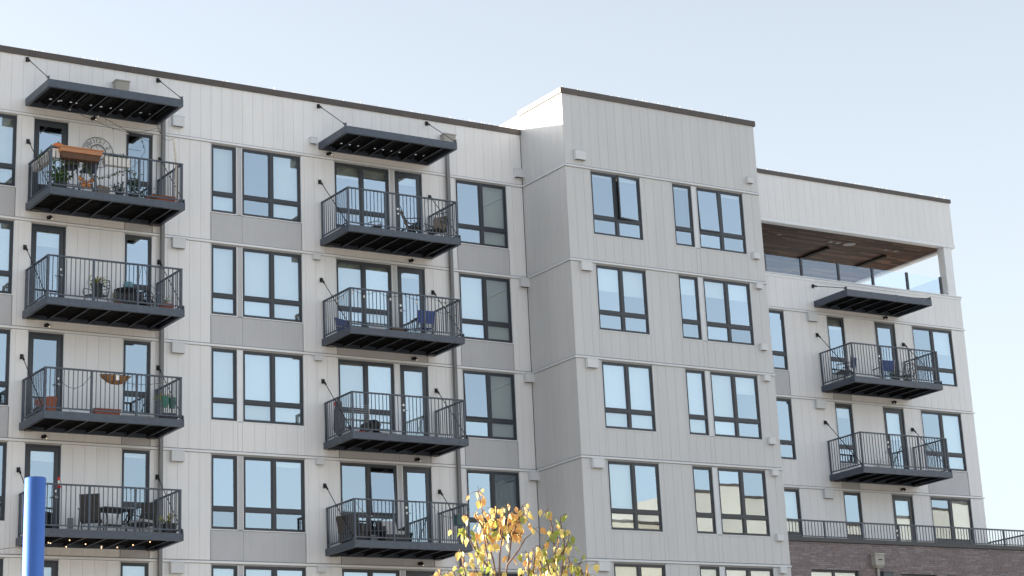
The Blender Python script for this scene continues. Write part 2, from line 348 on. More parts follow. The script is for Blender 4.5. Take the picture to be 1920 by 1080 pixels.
def make_window(x0, x1, k, y, cols=2, blinds=(0, 0), lower=(1, 1), door=False, opened=None, curtain=None, z_off=0, name='window', trim='trim', hinge_left=False, mull=None):
    """frame set 3 cm behind the wall face; blinds: share of each upper pane covered, lower: 1 = blind down behind lower pane"""
    zt = HEAD-FH*k; zb = (SILL-FH*k) if not door else -2.64-FH*k; ztr = TRANS-FH*k
    fy0, fy1 = y+.028, y+.10
    m = MB()
    fo = .05
    # outer frame as four bars butted
    m.box(x0, x1, fy0, fy1, zt-fo, zt); m.box(x0, x1, fy0, fy1, zb, zb+fo)
    m.box(x0, x0+fo, fy0, fy1, zb+fo, zt-fo); m.box(x1-fo, x1, fy0, fy1, zb+fo, zt-fo)
    panes = []; xm = mull if mull else (x0+x1)/2
    if door:
        # door leaf with wide stiles
        lx0, lx1 = x0+fo+.004, x1-fo-.004; st = .125; ly0, ly1 = y+.045, y+.09
        m.box(lx0, lx0+st, ly0, ly1, zb+fo, zt-fo-.004); m.box(lx1-st, lx1, ly0, ly1, zb+fo, zt-fo-.004)
        m.box(lx0+st, lx1-st, ly0, ly1, zt-fo-.004-.13, zt-fo-.004); m.box(lx0+st, lx1-st, ly0, ly1, zb+fo, zb+fo+.24)
        panes.append((lx0+st, lx1-st, zb+fo+.24, zt-fo-.134, None))
    else:
        spans = [(x0+fo, x1-fo)]
        if cols == 2:
            m.box(xm-.045, xm+.045, fy0, fy1, zb+fo, zt-fo); spans = [(x0+fo, xm-.045), (xm+.045, x1-fo)]
        for i, (a, b) in enumerate(spans):
            m.box(a, b, fy0, fy1, ztr-.045, ztr+.045)
            panes.append((a, b, ztr+.045, zt-fo, ('u', i))); panes.append((a, b, zb+fo, ztr-.045, ('l', i)))
    wd = m.build(name if not door else 'balcony_door', 'frame', bld, world=True)
    # trim round the opening
    t = MB(); tw = .022
    t.box(x0-tw, x0, y-.012, y+.05, zb-tw, zt); t.box(x1, x1+tw, y-.012, y+.05, zb-tw, zt); t.box(x0, x1, y-.018, y+.05, zb-tw-.004, zb)
    t.build('trim', trim, wd, world=True)
    for (a, b, c, d, tg) in panes:
        sw = 0 if tg is None else (.04 if tg[0] == 'u' else .032)
        ang = None
        if opened and tg and tg[0] == 'u' and tg[1] == opened[0]: ang = opened[1:]
        s = MB(); pz = MB()
        if sw:
            sy0, sy1 = y+.04, y+.085
            s.box(a, b, sy0, sy1, d-sw, d); s.box(a, b, sy0, sy1, c, c+sw); s.box(a, a+sw, sy0, sy1, c+sw, d-sw); s.box(b-sw, b, sy0, sy1, c+sw, d-sw)
        pz.box(a+sw-.004, b-sw+.004, y+.062, y+.070, c+sw-.004, d-sw+.004)
        if ang:
            side, an = ang
            if side == 'top': piv = Vector(((a+b)/2, y+.03, d)); RM = Matrix.Rotation(an, 4, 'X')
            else: piv = Vector((b if side == 'right' else a, y+.03, 0)); RM = Matrix.Rotation(an, 4, 'Z')
            T_ = Matrix.Translation(piv) @ RM @ Matrix.Translation(-piv)
            s.rot(0, T_); pz.rot(0, T_)
        piv = Vector(((a+b)/2, y+.066, (c+d)/2))
        pz.rot(0, Matrix.Translation(piv) @ Matrix.Rotation(R(random.uniform(-.35, .35)), 4, 'X') @ Matrix.Rotation(R(random.uniform(-.4, .4)), 4, 'Z') @ Matrix.Translation(-piv))
        if sw: s.build('sash', 'frame', wd, world=True)
        pz.build('pane', 'glass', wd, world=True)
    # blinds
    for i in range(len(panes)//2 if not door else 1):
        if door: a, b, c, d = panes[0][:4]; f = blinds[0] if blinds else 0
        else: a, b, _, d = panes[2*i][:4]; f = blinds[i] if i < len(blinds) else 0; c = panes[2*i][2]
        if f > 0:
            zl = d-(d-c)*f if f < 1 else (zb+fo+(.08 if lower[i if i < len(lower) else 0] else .6))
            MB().box(a-.02, b+.02, y+.16, y+.168, zl, d+.03).build('blind', 'blind', wd, world=True)
    if curtain is not None:
        a, b, c, d = panes[2*curtain][:4]; cb = MB(); n = 26; P_ = []
        for j in range(n+1):
            xx = a+.02+(b-a-.04)*j/n; yy = y+.20+.03*math.sin(j*1.3)+.015*math.sin(j*.5); top = d-.16-.10*abs(math.sin(j*.21+.5))
            P_ += [(xx, yy, top), (xx+.05*math.sin(j*.3), yy, zb+.1)]
        cb.add(P_, [(2*j, 2*j+2, 2*j+3, 2*j+1) for j in range(n)]); cb.build('curtain', 'curtain', wd, world=True, smooth=True)
    if door:
        hx = (x1-fo-.06) if not hinge_left else (x0+fo+.06)
        h = MB(); hz = zb+1.13; yy = y+.045
        h.tube([(hx, yy, hz), (hx, yy-.05, hz)], .035, 10); sgn = -1 if not hinge_left else 1
        h.tube([(hx, yy-.05, hz), (hx+sgn*.14, yy-.055, hz)], .014, 8); 
        h.build('handle', 'chrome', wd, world=True); MB().tube([(hx, yy, hz+.17), (hx, yy-.025, hz+.17)], .036, 10).build('deadbolt', 'chrome', wd, world=True)
    # room behind
    rd = 1.6; ra, rb, rc, rdz = x0-.35, x1+.35, zb-.3, zt+.25; y0 = y+.252; y1 = y0+rd
    rooms.add([(ra, y0, rc), (rb, y0, rc), (rb, y1, rc), (ra, y1, rc), (ra, y0, rdz), (rb, y0, rdz), (rb, y1, rdz), (ra, y1, rdz)],
              [(0, 1, 2, 3), (4, 7, 6, 5), (1, 5, 6, 2), (2, 6, 7, 3), (0, 3, 7, 4)])
    return (x0, x1, zb, zt)

# blind settings by (window, row): upper fractions
BL = {('A', 0): (1, 1), ('A', 1): (1, 1), ('A', 2): (0, 0), ('A', 3): (0, 0), ('A', 4): (1, 1),
      ('D', 0): (1,), ('D', 1): (1,), ('D', 2): (1,), ('D', 3): (0,), ('D', 4): (1,),
      ('E', 0): (0, 1), ('E', 1): (1, 1), ('E', 2): (1, 1), ('E', 3): (0, .12), ('E', 4): (1, 1),
      ('F', 0): (.28, .2), ('F', 1): (1, 1), ('F', 2): (1, 1), ('F', 3): (0, 0), ('F', 4): (1, 1),
      ('H', 0): (0, 1), ('H', 1): (1, 1), ('H', 2): (0, 1), ('H', 3): (0, 0), ('H', 4): (1, 1),
      ('C', 0): (0,), ('C', 1): (.05,), ('C', 2): (0,), ('C', 3): (.1,), ('C', 4): (1,),
      ('B', 0): (0,), ('B', 1): (.2,), ('B', 2): (0,), ('B', 3): (.12,), ('B', 4): (1,),
      ('G', 0): (.1,), ('G', 1): (.06,), ('G', 2): (1,), ('G', 3): (0,), ('G', 4): (0,),
      ('P', 0): (.06, .08), ('P', 1): (.52, .58), ('P', 2): (1, 1), ('P', 3): (1, 0), ('P', 4): (1, 1),
      ('Q', 0): (.06,), ('Q', 1): (.38,), ('Q', 2): (1,), ('Q', 3): (0,), ('Q', 4): (1,),
      ('R', 0): (0, .08), ('R', 1): (.38, .38), ('R', 2): (1, .4), ('R', 3): (0, 0), ('R', 4): (1, 1),
      ('S', 1): (0, 0), ('S', 2): (0, 0), ('S', 3): (1, 1), ('T', 1): (.25,), ('T', 2): (.3,), ('T', 3): (0,),
      ('U', 1): (0,), ('U', 2): (.45,), ('U', 3): (1,), ('W', 1): (0, .6), ('W', 2): (0, 1), ('W', 3): (0, 1)}
# spandrels below window rows
SP = {'A': (0, 1, 2), 'C': (0, 2, 3), 'D': (0, 1, 3), 'E': (0, 1, 3), 'F': (1, 2, 3), 'G': (1, 2, 3), 'H': (0, 1, 2),
      'S': (1,), 'T': (1, 2), 'W': (2,)}
holes = {'L': [], 'T': [], 'R': []}
spand = []
def do_col(zone, key, x0, x1, rows, y):
    cols = 2 if x1-x0 > 1.5 else 1; door = key in 'BGU'
    for k in rows:
        kw = {}
        if key == 'P' and k == 0: kw['opened'] = (1, 'right', R(8))
        if key == 'R' and k == 0: kw['opened'] = (0, 'top', R(-1.8))
        if key == 'H' and k == 2: kw['opened'] = (0, 'top', R(-2))
        if key == 'F' and k == 3: kw['opened'] = (1, 'top', R(-3))
        if key == 'H' and k == 3: kw['curtain'] = 1
        h = make_window(x0, x1, k, y, cols, BL.get((key, k), (0, 0)), door=door, hinge_left=key in 'GU',
                        trim='trim_t' if zone == 'T' else 'trim', **kw)
        holes[zone].append((h[0]-.022, h[1]+.022, h[2]-.026, h[3]+.075))
        if k in SP.get(key, ()) and k < 4:
            a, b = x0, x1
            if key == 'D': b = -10.12
            if key == 'E': a = -10.12
            if key == 'F': b = -4.94
            if key == 'G': a = -4.94
            zt_, zb_ = -2.24-FH*k, -FH*(k+1)+.06
            if door: zt_ = -2.67-FH*k
            spand.append((a, b, zb_, zt_, y)); holes[zone].append((a-.004, b+.004, zb_-.01, zt_))
for key, (a, b) in LEFT.items(): do_col('L', key, a, b, range(5), 0.0)
for key, (a, b) in TOW.items(): do_col('T', key, a, b, range(5), YT)
for key, (a, b) in RIGHT.items(): do_col('R', key, a, b, (1, 2, 3), 0.0)
for a, b, c, d, y in spand:
    ibox('spandrel_panel', 'spandrel', bld, a+.004, b-.004, y+.008, y+.026, c, d-.004)
# mullion posts between paired windows
for k in range(5):
    for a, b in ((-10.293, -10.147), (-5.018, -4.867)):
        ibox('cover_strip', 'trim' if k == 2 else 'spandrel', bld, a, b, .004, .026, (SILL if a < -8 else -2.64)-FH*k, -.075-FH*k)
        holes['L'].append((a-.003, b+.003, (SILL if a < -8 else -2.64)-FH*k-.026, -FH*k+.02))
    ibox('cover_strip', 'trim_t', bld, 5.053, 5.213, YT+.004, YT+.026, SILL-FH*k, -.075-FH*k)
    holes['T'].append((5.05, 5.216, SILL-FH*k-.026, -FH*k+.02))
# wall cladding bands: between belts
BH = .03   # half height of belt
TOPS = {'L': 1.80, 'T': 2.46}
for k in range(-1, 5):
    z1 = (TOPS['L'] if k < 0 else -FH*k-BH-.012); z0 = -FH*(k+1)+BH+.032
    clad(XL, -.02, z0, z1, 0, holes['L'], 'board', origin=-11.134)
    z1 = (TOPS['T'] if k < 0 else -FH*k-BH-.012)
    clad(0, XT, z0, z1, YT, holes['T'], 'board_t')
    clad(YT+.03, 0 if k >= 0 else 0, z0, z1, 0.0, [], 'board_t', pitch=.34, axis='y')
    if k >= 1 and k < 4: clad(XT+.05, XR, z0, z1, 0, holes['R'], 'board', origin=XR)
clad(XT+.05, XR, -FH+BH+.032, -1.98, 0, holes['R'], 'board', origin=XR)
clad(XT+.05, XR, .19, 1.84, 0, [], 'board', origin=XR)
board_rects.sort(key=lambda r: -(r[1]-r[0])*(r[3]-r[2]))
rest = MB(); nb = 0
for (a, b, c, d, y, mk, ax) in board_rects:
    inview = (ax == 'y' or a > -18.2) and d > -13.6
    if ax == 'x': bx = (a, b, y, y+.024, c, d)
    else: bx = (y, y+.024, a, b, c, d)
    if inview and nb < 296: ibox('siding_board', mk, bld, *bx); nb += 1
    else: rest.use(mk).box(*bx)
o = rest.build('siding_boards', None, bld, world=True); o['kind'] = 'stuff'
# core walls
for zone, x0, x1, zb, zt, y in (('L', XL, 0, -13.9, 1.9, 0), ('T', 0.03, XT-.01, -13.9, 2.55, YT), ('R', XT-.01, XR-.03, -13.9, -1.9, 0)):
    hh = [h for h in holes[zone]]
    # only windows pierce the core
    hw = [h for h in hh if h[1]-h[0] > .5 and not any(abs(h[2]-(s_[2]-.01)) < .001 and abs(h[0]-(s_[0]-.004)) < .001 for s_ in spand)]
    solid(core, x0, x1, zb, zt, y+.03, y+.25, [(h[0]+.03, h[1]-.03, h[2]+.03, h[3]-.08) for h in hw])
core.use('core')
core.m = [core.mats.index('core')]*len(core.f)
core.build('wall', None, bld, world=True)
lw = MB().use('board'); lw.box(XL, 0, .03, .25, GZ, -13.9)
lw.use('board_t').box(0.0, XT, YT+.03, YT+.25, GZ, -13.9); lw.box(.03, .25, YT+.25, 0, GZ, 2.55)
lw.use('board'); lw.box(XL, XL+.2, .26, 14, GZ, 1.9); lw.box(XR-.25, XR-.01, .26, 14, GZ, -1.9); lw.box(XL+.2, XR-.3, 13.8, 14, GZ, -1.9); lw.box(XL+.2, 0, 13.8, 14, -1.9, 1.6); lw.box(.25, XT-.25, 11.5, 11.7, GZ, 2.2)
lw.use('board_t').box(0.004, .25, .01, 12, 1.95, 2.54); lw.box(XT-.25, XT-.01, YT+.25, 12, GZ, 2.54)
lw.box(.25, XT-.25, 11.8, 12, -2, 2.54)
lw.build('side_wall', None, bld, world=True)
rooms.build('rooms', None, bld, world=True)
rf = MB().use('roof'); rf.box(XL+.2, .0, .25, 13.8, 1.5, 1.62); rf.box(.25, XT-.25, YT+.25, 11.8, 2.2, 2.3)
rf.box(XT+.02, XR-.02, .25, 13.8, 1.7, 1.78)
rf.build('roof', None, bld, world=True)
# floor belts (thin projecting flashings)
def belt(x0, x1, z, y, mk, side=False):
    ibox('floor_band', mk, bld, x0, x1, y-.045, y+.03, z-BH, z+BH)
for k in range(5):
    z = -FH*k
    belt(XL, -.045, z, 0, 'trim'); belt(-.045, XT, z, YT, 'trim_t')
    ibox('floor_band', 'trim_t', bld, -.045, .03, YT+.03, -.045, z-BH, z+BH)
    if 1 <= k <= 3: belt(XT+.02, XR+.03, z, 0, 'trim')
# copings
def coping(x0, x1, y0, y1, z0, z1, mk='coping'): return ibox('coping', mk, bld, x0, x1, y0, y1, z0, z1)
seg = 3.05; x = XL
while x < -.02:
    coping(x, min(x+seg-.008, -.005), -.05, .30, 1.80, 1.985); x += seg
x = -.05
while x < XT+.05:
    coping(x, min(x+3.4-.008, XT+.06), YT-.05, YT+.30, 2.46, 2.645); x += 3.4
coping(-.05, .28, YT+.304, .0, 2.46, 2.645)
x = XT+.0
while x < XR:
    coping(x, min(x+3.9-.008, XR+.04), -.05, .30, 1.84, 1.985); x += 3.9
# bird spikes glinting along the roof edge
sp = MB()
def spikes(x0, x1, y, z, step=.11):
    x_ = x0
    while x_ < x1:
        if random.random() < .72:
            h_ = random.uniform(.04, .11)
            sp.bar((x_, y, z), (x_+random.uniform(-.03, .03), y+random.uniform(-.04, .01), z+h_), .009)
        x_ += step*random.uniform(.6, 1.4)
sp.use('white')
spikes(-19, -.1, .05, 1.985); spikes(0, XT, YT+.05, 2.645); spikes(XT+.2, XR-.1, .05, 1.985)
o = sp.build('bird_spikes', None, bld, world=True); o['kind'] = 'stuff'
# parapet sill of the roof deck
ibox('deck_sill', 'trim', bld, XT+.02, XR+.06, -.05, .40, -1.885, -1.85)
ibox('deck_sill', 'trim', bld, XT+.02, XR+.03, -.02, .02, -1.98, -1.889)
# roof deck shelter
ibox('shelter_trim', 'trim', bld, XT+.05, XR+.02, -.02, .26, .05, .178)
ibox('shelter_side_beam', 'trim', bld, XR-.22, XR, .27, 13.9, .04, 1.84)
ibox('deck_floor', 'trim', bld, XT+.02, XR-.3, .26, 13.8, -2.45, -2.35)
pl = MB(); y = .27
while y < 10.5:
    x = XT+.03-random.uniform(0, 1.5)
    while x < XR-.24:
        L = random.uniform(.8, 2.2); a, b = max(x, XT+.03), min(x+L, XR-.24)
        if b > a+.02: pl.use('plank%d' % random.choice((0, 0, 1, 1, 2, 3))).box(a, b-.004, y, y+.136, .10+random.uniform(0, .004), .13)
        x += L
    y += .14
o = pl.build('soffit_planks', None, bld, world=True); o['kind'] = 'stuff'
ibox('soffit_back_panel', 'plank1', bld, XT+.03, XR-.24, 10.6, 13.9, .10, .13)
for hx in (14.75, 17.6):
    hb = MB().use('dark'); hb.box(hx-.09, hx+.09, 1.9, 3.7, .03, .08); hb.box(hx-.03, hx+.03, 2.1, 2.16, .08, .10); hb.box(hx-.03, hx+.03, 3.4, 3.46, .08, .10)
    hb.use('dark').box(hx-.06, hx+.06, 1.95, 2.3, .024, .03); hb.build('patio_heater', None, bld, world=True)
for hx in (11.95, 14.4, 14.75, 17.12, 17.62):
    MB().use('black').box(hx-.11, hx+.11, 1.2, 1.42, .092, .099).use('pipe').lathe([(.06, 0), (.05, .004)], (hx, 1.31, .0875), 12).build('recessed_light', None, bld, world=True)
MB().lathe([(.20, 0), (.24, .01), (.24, .015)], (15.3, 1.3, .084), 24).build('ceiling_speaker', 'pipe', bld, world=True)
ibox('column', 'trim', bld, 18.88, 19.27, .02, .37, -1.849, .049)
for i, px in enumerate((10.12, 11.80, 13.54, 15.19, 16.9, 18.6)):
    ibox('glass_rail_post', 'frame', bld, px-.045, px+.045, .06, .14, -1.849, -1.14)
    if i: 
        q = (10.12, 11.80, 13.54, 15.19, 16.9, 18.6)[i-1]
        ibox('glass_rail_panel', 'railglass', bld, q+.05, px-.05, .09, .104, -1.845, -1.17)
ibox('glass_rail_panel', 'railglass', bld, 8.05, 10.06, .09, .104, -1.845, -1.17)
ibox('glass_rail_panel', 'railglass', bld, 18.60, 18.614, .15, 4.2, -1.845, -1.17)
ibox('glass_rail_post', 'frame', bld, 18.56, 18.65, 4.21, 4.3, -1.849, -1.14)
# vents
def vent(x0, x1, z0, z1, y, dp, mk='vent'):
    v = MB().use(mk); v.box(x0, x1, y-dp, y-.001, z0+.02, z1); v.box(x0-.015, x1+.015, y-dp-.012, y-.001, z1, z1+.015)
    v.box(x0, x0+.015, y-dp, y-.02, z0, z0+.019); v.box(x1-.015, x1, y-dp, y-.02, z0, z0+.019); v.box(x0+.015, x1-.015, y-dp, y-dp+.015, z0, z0+.019)
    v.use('ventin').box(x0+.02, x1-.02, y-dp+.018, y-.03, z0+.006, z0+.018)
    v.build('vent_hood', None, bld, world=True)
for k in range(5):
    zo = -FH*k
    if k == 0: vent(-12.42, -12.06, .29, .60, 0, .13); vent(-7.84, -7.62, .38, .57, 0, .13); vent(-.34, .0, .27, .55, 0, .16); vent(.36, .76, .22, .53, YT, .12); vent(7.42, 7.66, .33, .53, YT, .12)
    else:
        vent(-12.40, -12.0, zo-.35, zo-.05, 0, .13); vent(-7.80, -7.55, zo-.21, zo-.05, 0, .13); vent(-.34, .0, zo-.32, zo-.05, 0, .16)
        vent(.36, .76, zo-.34, zo-.05, YT, .12); vent(7.43, 7.68, zo-.24, zo-.05, YT, .12); vent(7.41, 7.67, zo-.24+1.04, zo-.05+1.06, YT, .12)
        if k <= 3: vent(11.76, 12.18, zo-.35, zo-.04, 0, .13)
# downpipes and scuppers
def scupper(xc, z, w_=.46):
    s = MB().use('boxgrey'); s.hexa([(xc-w_*.42, -.22, z-.42), (xc+w_*.42, -.22, z-.42), (xc+w_*.42, -.005, z-.42), (xc-w_*.42, -.005, z-.42)], [(xc-w_/2+.02, -.26, z-.04), (xc+w_/2-.02, -.26, z-.04), (xc+w_/2-.02, -.005, z-.04), (xc-w_/2+.02, -.005, z-.04)])
    s.box(xc-w_/2, xc+w_/2, -.28, -.004, z-.039, z); s.build('scupper_box', None, bld, world=True)
scupper(-14.07, 1.42); scupper(-2.88, 1.36)
def pipe(xc, ztop, path=None):
    p = MB(); pts = path or [(xc, -.11, ztop), (xc, -.11, GZ+.3)]
    p.bar((xc, -.10, ztop), (xc, -.10, GZ+.2), .10, .10)
    for k in range(6): p.box(xc-.065, xc+.065, -.165, -.002, -FH*k-1.55, -FH*k-1.51)
    if path:
        for a, b in zip(path, path[1:]): p.bar(a, b, .10, .10)
    p.build('downpipe', 'pipe', bld, world=True)
pipe(-12.72, .62, [(-14.07, -.1, 1.0), (-14.07, -.1, .80), (-12.72, -.1, .62)]); pipe(-2.92, .95)
ibox('paper_notice', 'white', bld, -1.36, -1.02, .145, .149, -.72, -.48)
# wall lights
def walllight(x, z, y=0):
    l = MB().use('black'); l.box(x-.045, x+.045, y-.03, y-.001, z-.045, z+.045); l.tube([(x, y-.03, z), (x+.02, y-.10, z-.01)], .015, 6)
    l.tube([(x+.02, y-.08, z+.03), (x+.05, y-.16, z-.06)], .042, 10); l.use('lamp').tube([(x+.0505, y-.1615, z-.0615), (x+.052, y-.166, z-.066)], .026, 10)
    l.build('wall_light', None, bld, world=True)
for x, k in ((-16.15, 1), (-16.15, 2), (-16.15, 3), (-16.15, 4), (-4.37, 1), (-4.37, 2), (-4.37, 3), (-4.37, 4), (15.45, 2), (15.45, 3)): walllight(x, -FH*k+.13)
walllight(15.45, -FH+.12); walllight(-7.2, .14); walllight(-14.9, .16)

# ------------------------------------------------------------------ balconies and canopies (parts of the building)
def copy_tree(o, parent=None, dloc=None):
    c = o.copy(); col.objects.link(c); c.parent = parent
    if dloc is not None: c.location = o.location+dloc
    for ch in list(o.children): copy_tree(ch, c)
    return c
DB = 1.80
def make_balcony(x0, x1, ztop, nj=6, ext=None):
    H = .205; zb = ztop-H; d = DB
    m = MB().use('steel')
    # channel frame: front, sides, back
    m.box(x0, x1, -d, -d+.05, zb, ztop); m.box(x0, x0+.05, -d+.05, -.004, zb, ztop); m.box(x1-.05, x1, -d+.05, -.004, zb, ztop)
    m.box(x0+.05, x1-.05, -.06, -.004, zb, ztop)
    # bottom lips of the channels
    m.box(x0+.05, x1-.05, -d+.05, -d+.10, zb, zb+.012); m.box(x0+.05, x0+.10, -d+.10, -.06, zb, zb+.012); m.box(x1-.10, x1-.05, -d+.10, -.06, zb, zb+.012)
    m.use('dark').box(x0+.05, x1-.05, -d+.05, -.06, ztop-.07, ztop-.03)
    m.use('spandrel').box(x0+.05, x1-.05, -d+.05, -.06, ztop-.029, ztop-.006)
    b = m.build('balcony', None, bld, world=True)
    cr = MB(); yy = -d+.14
    while yy < -.1: cr.box(x0+.06, x1-.06, yy, yy+.05, ztop-.10, ztop-.071); yy += .15
    cr.build('deck_ribs', 'dark', b, world=True)['kind'] = 'stuff'
    for i in range(nj):
        jx = x0+(x1-x0)*(.175+i*.147)
        ibox('joist', 'steel', b, jx-.016, jx+.016, -d+.11, -.07, zb+.006, zb+.018)
        ibox('joist', 'dark', b, jx-.006, jx+.006, -d+.11, -.07, zb+.019, ztop-.105)
    # brackets where it meets the wall
    ibox('bracket', 'black', b, x0+.12, x0+.36, -.30, -.08, zb-.03, zb-.002); ibox('bracket', 'black', b, x1-.36, x1-.12, -.30, -.08, zb-.03, zb-.002)
    # railing
    rx0, rx1, ry = x0+.075, x1-.075, -d+.075; zr = ztop+1.19; zl = ztop+.10
    for a, c in (((rx0-.03, ry, zr), (rx1+.03, ry, zr)), ((rx0, ry+.031, zr), (rx0, -.01, zr)), ((rx1, ry+.031, zr), (rx1, -.01, zr))):
        MB().bar(a, c, .058, .04).build('top_rail', 'steel', b, world=True)
    for a, c in (((rx0, ry, zl), (rx1, ry, zl)), ((rx0, ry, zl), (rx0, -.03, zl)), ((rx1, ry, zl), (rx1, -.03, zl))):
        MB().bar(a, c, .035, .035).build('bottom_rail', 'steel', b, world=True)
    for i in range(4):
        px = rx0+(rx1-rx0)*i/3
        ibox('post', 'steel', b, px-.027, px+.027, ry-.027, ry+.027, ztop, zr-.02)
    for px in (rx0, rx1): ibox('post', 'steel', b, px-.025, px+.025, -.07, -.02, ztop, zr-.02)
    for i in range(3):
        for j in range(1, 10):
            px = rx0+(rx1-rx0)*(i+j/10)/3
            ibox('baluster', 'steel', b, px-.0095, px+.0095, ry-.0095, ry+.0095, zl+.01, zr-.02)
    sb = MB(); n = 13
    for px in (rx0, rx1):
        for j in range(1, n):
            yy = ry+(-.045-ry)*j/n; sb.box(px-.0095, px+.0095, yy-.0095, yy+.0095, zl+.01, zr-.02)
    sb.build('side_balusters', 'steel', b, world=True)['kind'] = 'stuff'
    for px, sx in ((x0+.02, 1), (x1-.02, -1)):
        rod(b, px, -.02, ztop+1.86, -d+.06, ztop+.06)
    return b
def rod(par, px, ya, za, yb, zb):
    r = MB().use('black')
    r.box(px-.05, px+.05, -.02, -.002, za-.07, za+.07); r.box(px-.012, px+.012, -.10, -.02, za-.04, za+.04)
    r.tube([(px, -.07, za-.01), (px, yb, zb)], .013, 6)
    d = (Vector((px, yb, zb))-Vector((px, -.07, za-.01))).normalized(); p0 = Vector((px, -.07, za-.01)); r.tube([p0, p0+d*.16], .03, 8)
    p1 = Vector((px, yb, zb)); r.tube([p1-d*.14, p1], .024, 8)
    r.use('steel').box(px-.012, px+.012, yb-.06, yb+.05, zb-.22, zb+.05)
    r.build('tie_rod', None, par, world=True)
bz0 = -2.675
b0 = make_balcony(-16.83, -12.77, bz0)
left_b = [b0]; 
for k in (1, 2, 3):
    c = copy_tree(b0, bld, Vector((0, 0, -FH*k))); left_b.append(c)
m0 = make_balcony(-7.52, -3.56, bz0)
for k in (1, 2, 3): copy_tree(m0, bld, Vector((0, 0, -FH*k)))
r0 = make_balcony(12.14, 16.28, bz0-FH)
copy_tree(r0, bld, Vector((0, 0, -FH)))
def make_canopy(x0, x1, zb, anchor=1.43, holes_n=12):
    H = .225; d = 1.82; zt = zb+H; m = MB()
    m.use('steel').box(x0, x1, -d, -d+.05, zb, zt); m.box(x0, x0+.05, -d+.05, -.004, zb, zt); m.box(x1-.05, x1, -d+.05, -.004, zb, zt); m.box(x0+.05, x1-.05, -.06, -.004, zb, zt)
    m.box(x0+.05, x1-.05, -d+.05, -d+.09, zb, zb+.012); m.box(x0+.05, x0+.09, -d+.09, -.06, zb, zb+.012); m.box(x1-.09, x1-.05, -d+.09, -.06, zb, zb+.012)
    c = m.build('canopy', None, bld, world=True)
    # corrugated deck pans running out from the wall, drain slots near the wall
    n = 13; w_ = (x1-x0-.1)/n; dk = MB()
    for i in range(n):
        a = x0+.05+i*w_; zz = zt-.05
        P = [(a, zz), (a+w_*.30, zz), (a+w_*.40, zz-.055), (a+w_*.90, zz-.055), (a+w_, zz)]
        for (xa, za), (xb, zc) in zip(P, P[1:]):
            flat = abs(za-zc) < 1e-6 and za < zz-.01
            ys = [(-d+.05, -.06)]
            if flat and 1 <= i < n-1 and (i*7) % 5 != 3: ys = [(-d+.05, -.56), (-.47, -.06)]
            for ya, yb in ys: dk.hexa([(xa, ya, za), (xb, ya, zc), (xb, yb, zc), (xa, yb, za)], [(xa, ya, za+.006), (xb, ya, zc+.006), (xb, yb, zc+.006), (xa, yb, za+.006)])
            if flat and len(ys) == 2:
                dk.box(xa, xa+(xb-xa)*.25, -.56, -.47, za, za+.006); dk.box(xb-(xb-xa)*.25, xb, -.56, -.47, za, za+.006)
    dk.build('corrugated_deck', 'dark', c, world=True)
    for i in range(6):
        jx = x0+(x1-x0)*(.145+i*.148)
        ibox('joist', 'steel', c, jx-.014, jx+.014, -d+.10, -.07, zb+.006, zb+.016)
        ibox('joist', 'dark', c, jx-.006, jx+.006, -d+.10, -.07, zb+.017, zt-.11)
    for px in (x0+.02, x1-.02): rod(c, px, 0, zb+anchor, -d+.07, zt+.05)
    return c
make_canopy(-16.92, -12.85, .255, 1.43)
make_canopy(-7.52, -3.58, .24, 1.44)
make_canopy(12.16, 16.18, -2.95, .78)

# ------------------------------------------------------------------ BRICK PODIUM with roof terrace rail
pod = thing('brick_podium', (13.8, 0, GZ), 'purple-brown brick lower building with dark coping and terrace railing at the right', 'building')
PY = -2.45
PX0, PX1 = XT+.03, 19.75
wins = [(8.88, 10.94, -13.9, -12.64), (12.73, 14.42, -13.9, -12.68), (14.76, 16.6, -13.9, -12.70)]
pm = MB().use('mortar'); solid(pm, PX0, PX1, -13.9, -11.74, PY+.02, PY+.3, wins)
pm.box(PX0, PX1, PY+.02, PY+.3, GZ, -13.9); pm.box(PX1-.3, PX1, PY+.3, 6, GZ, -11.74); pm.use('spandrel').box(PX0, PX1-.3, PY+.3, -.02, -12.4, -12.3)
pm.build('wall', None, pod, world=True)
brs = []; zt = -11.76; bh, bw, gp = .054, .40, .009; row = 0
joints = (8.89, 10.97, 12.78)
while zt > -13.8:
    x = PX0+(-.206 if row % 2 else 0)
    while x < PX1:
        a, b = max(x, PX0), min(x+random.uniform(.22, .42), PX1)
        for j in joints:
            if a < j-.006 < b: b = j-.006
        zc = zt-bh/2
        if b-a > .03 and not any(w_[0]-.03 < (a+b)/2 < w_[1]+.03 and zc < w_[3] for w_ in wins): brs.append((a, b, zt-bh, zt))
        nx = b+.005
        x = nx if b-a > .03 else x+.03
    zt -= bh+gp; row += 1
brs.sort(key=lambda q: q[0]-(q[3]+11.7)*3 if q[3] > -13.2 else 99)
rest = MB()
for i, (a, b, c, d) in enumerate(brs):
    mk = 'brick%d' % random.choice((0, 0, 1, 1, 2, 3, 4)); pr = random.uniform(0, .006)
    if i < 296: ibox('brick', mk, pod, a, b, PY-pr, PY+.019, c, d)
    else: rest.use(mk).box(a, b, PY-pr, PY+.019, c, d)
rest.build('bricks', None, pod, world=True)['kind'] = 'stuff'
x = PX0-.01
while x < PX1:
    ibox('coping', 'frame', pod, x, min(x+4.2, PX1+.06)-.01, PY-.07, PY+.34, -11.745, -11.61); x += 4.2
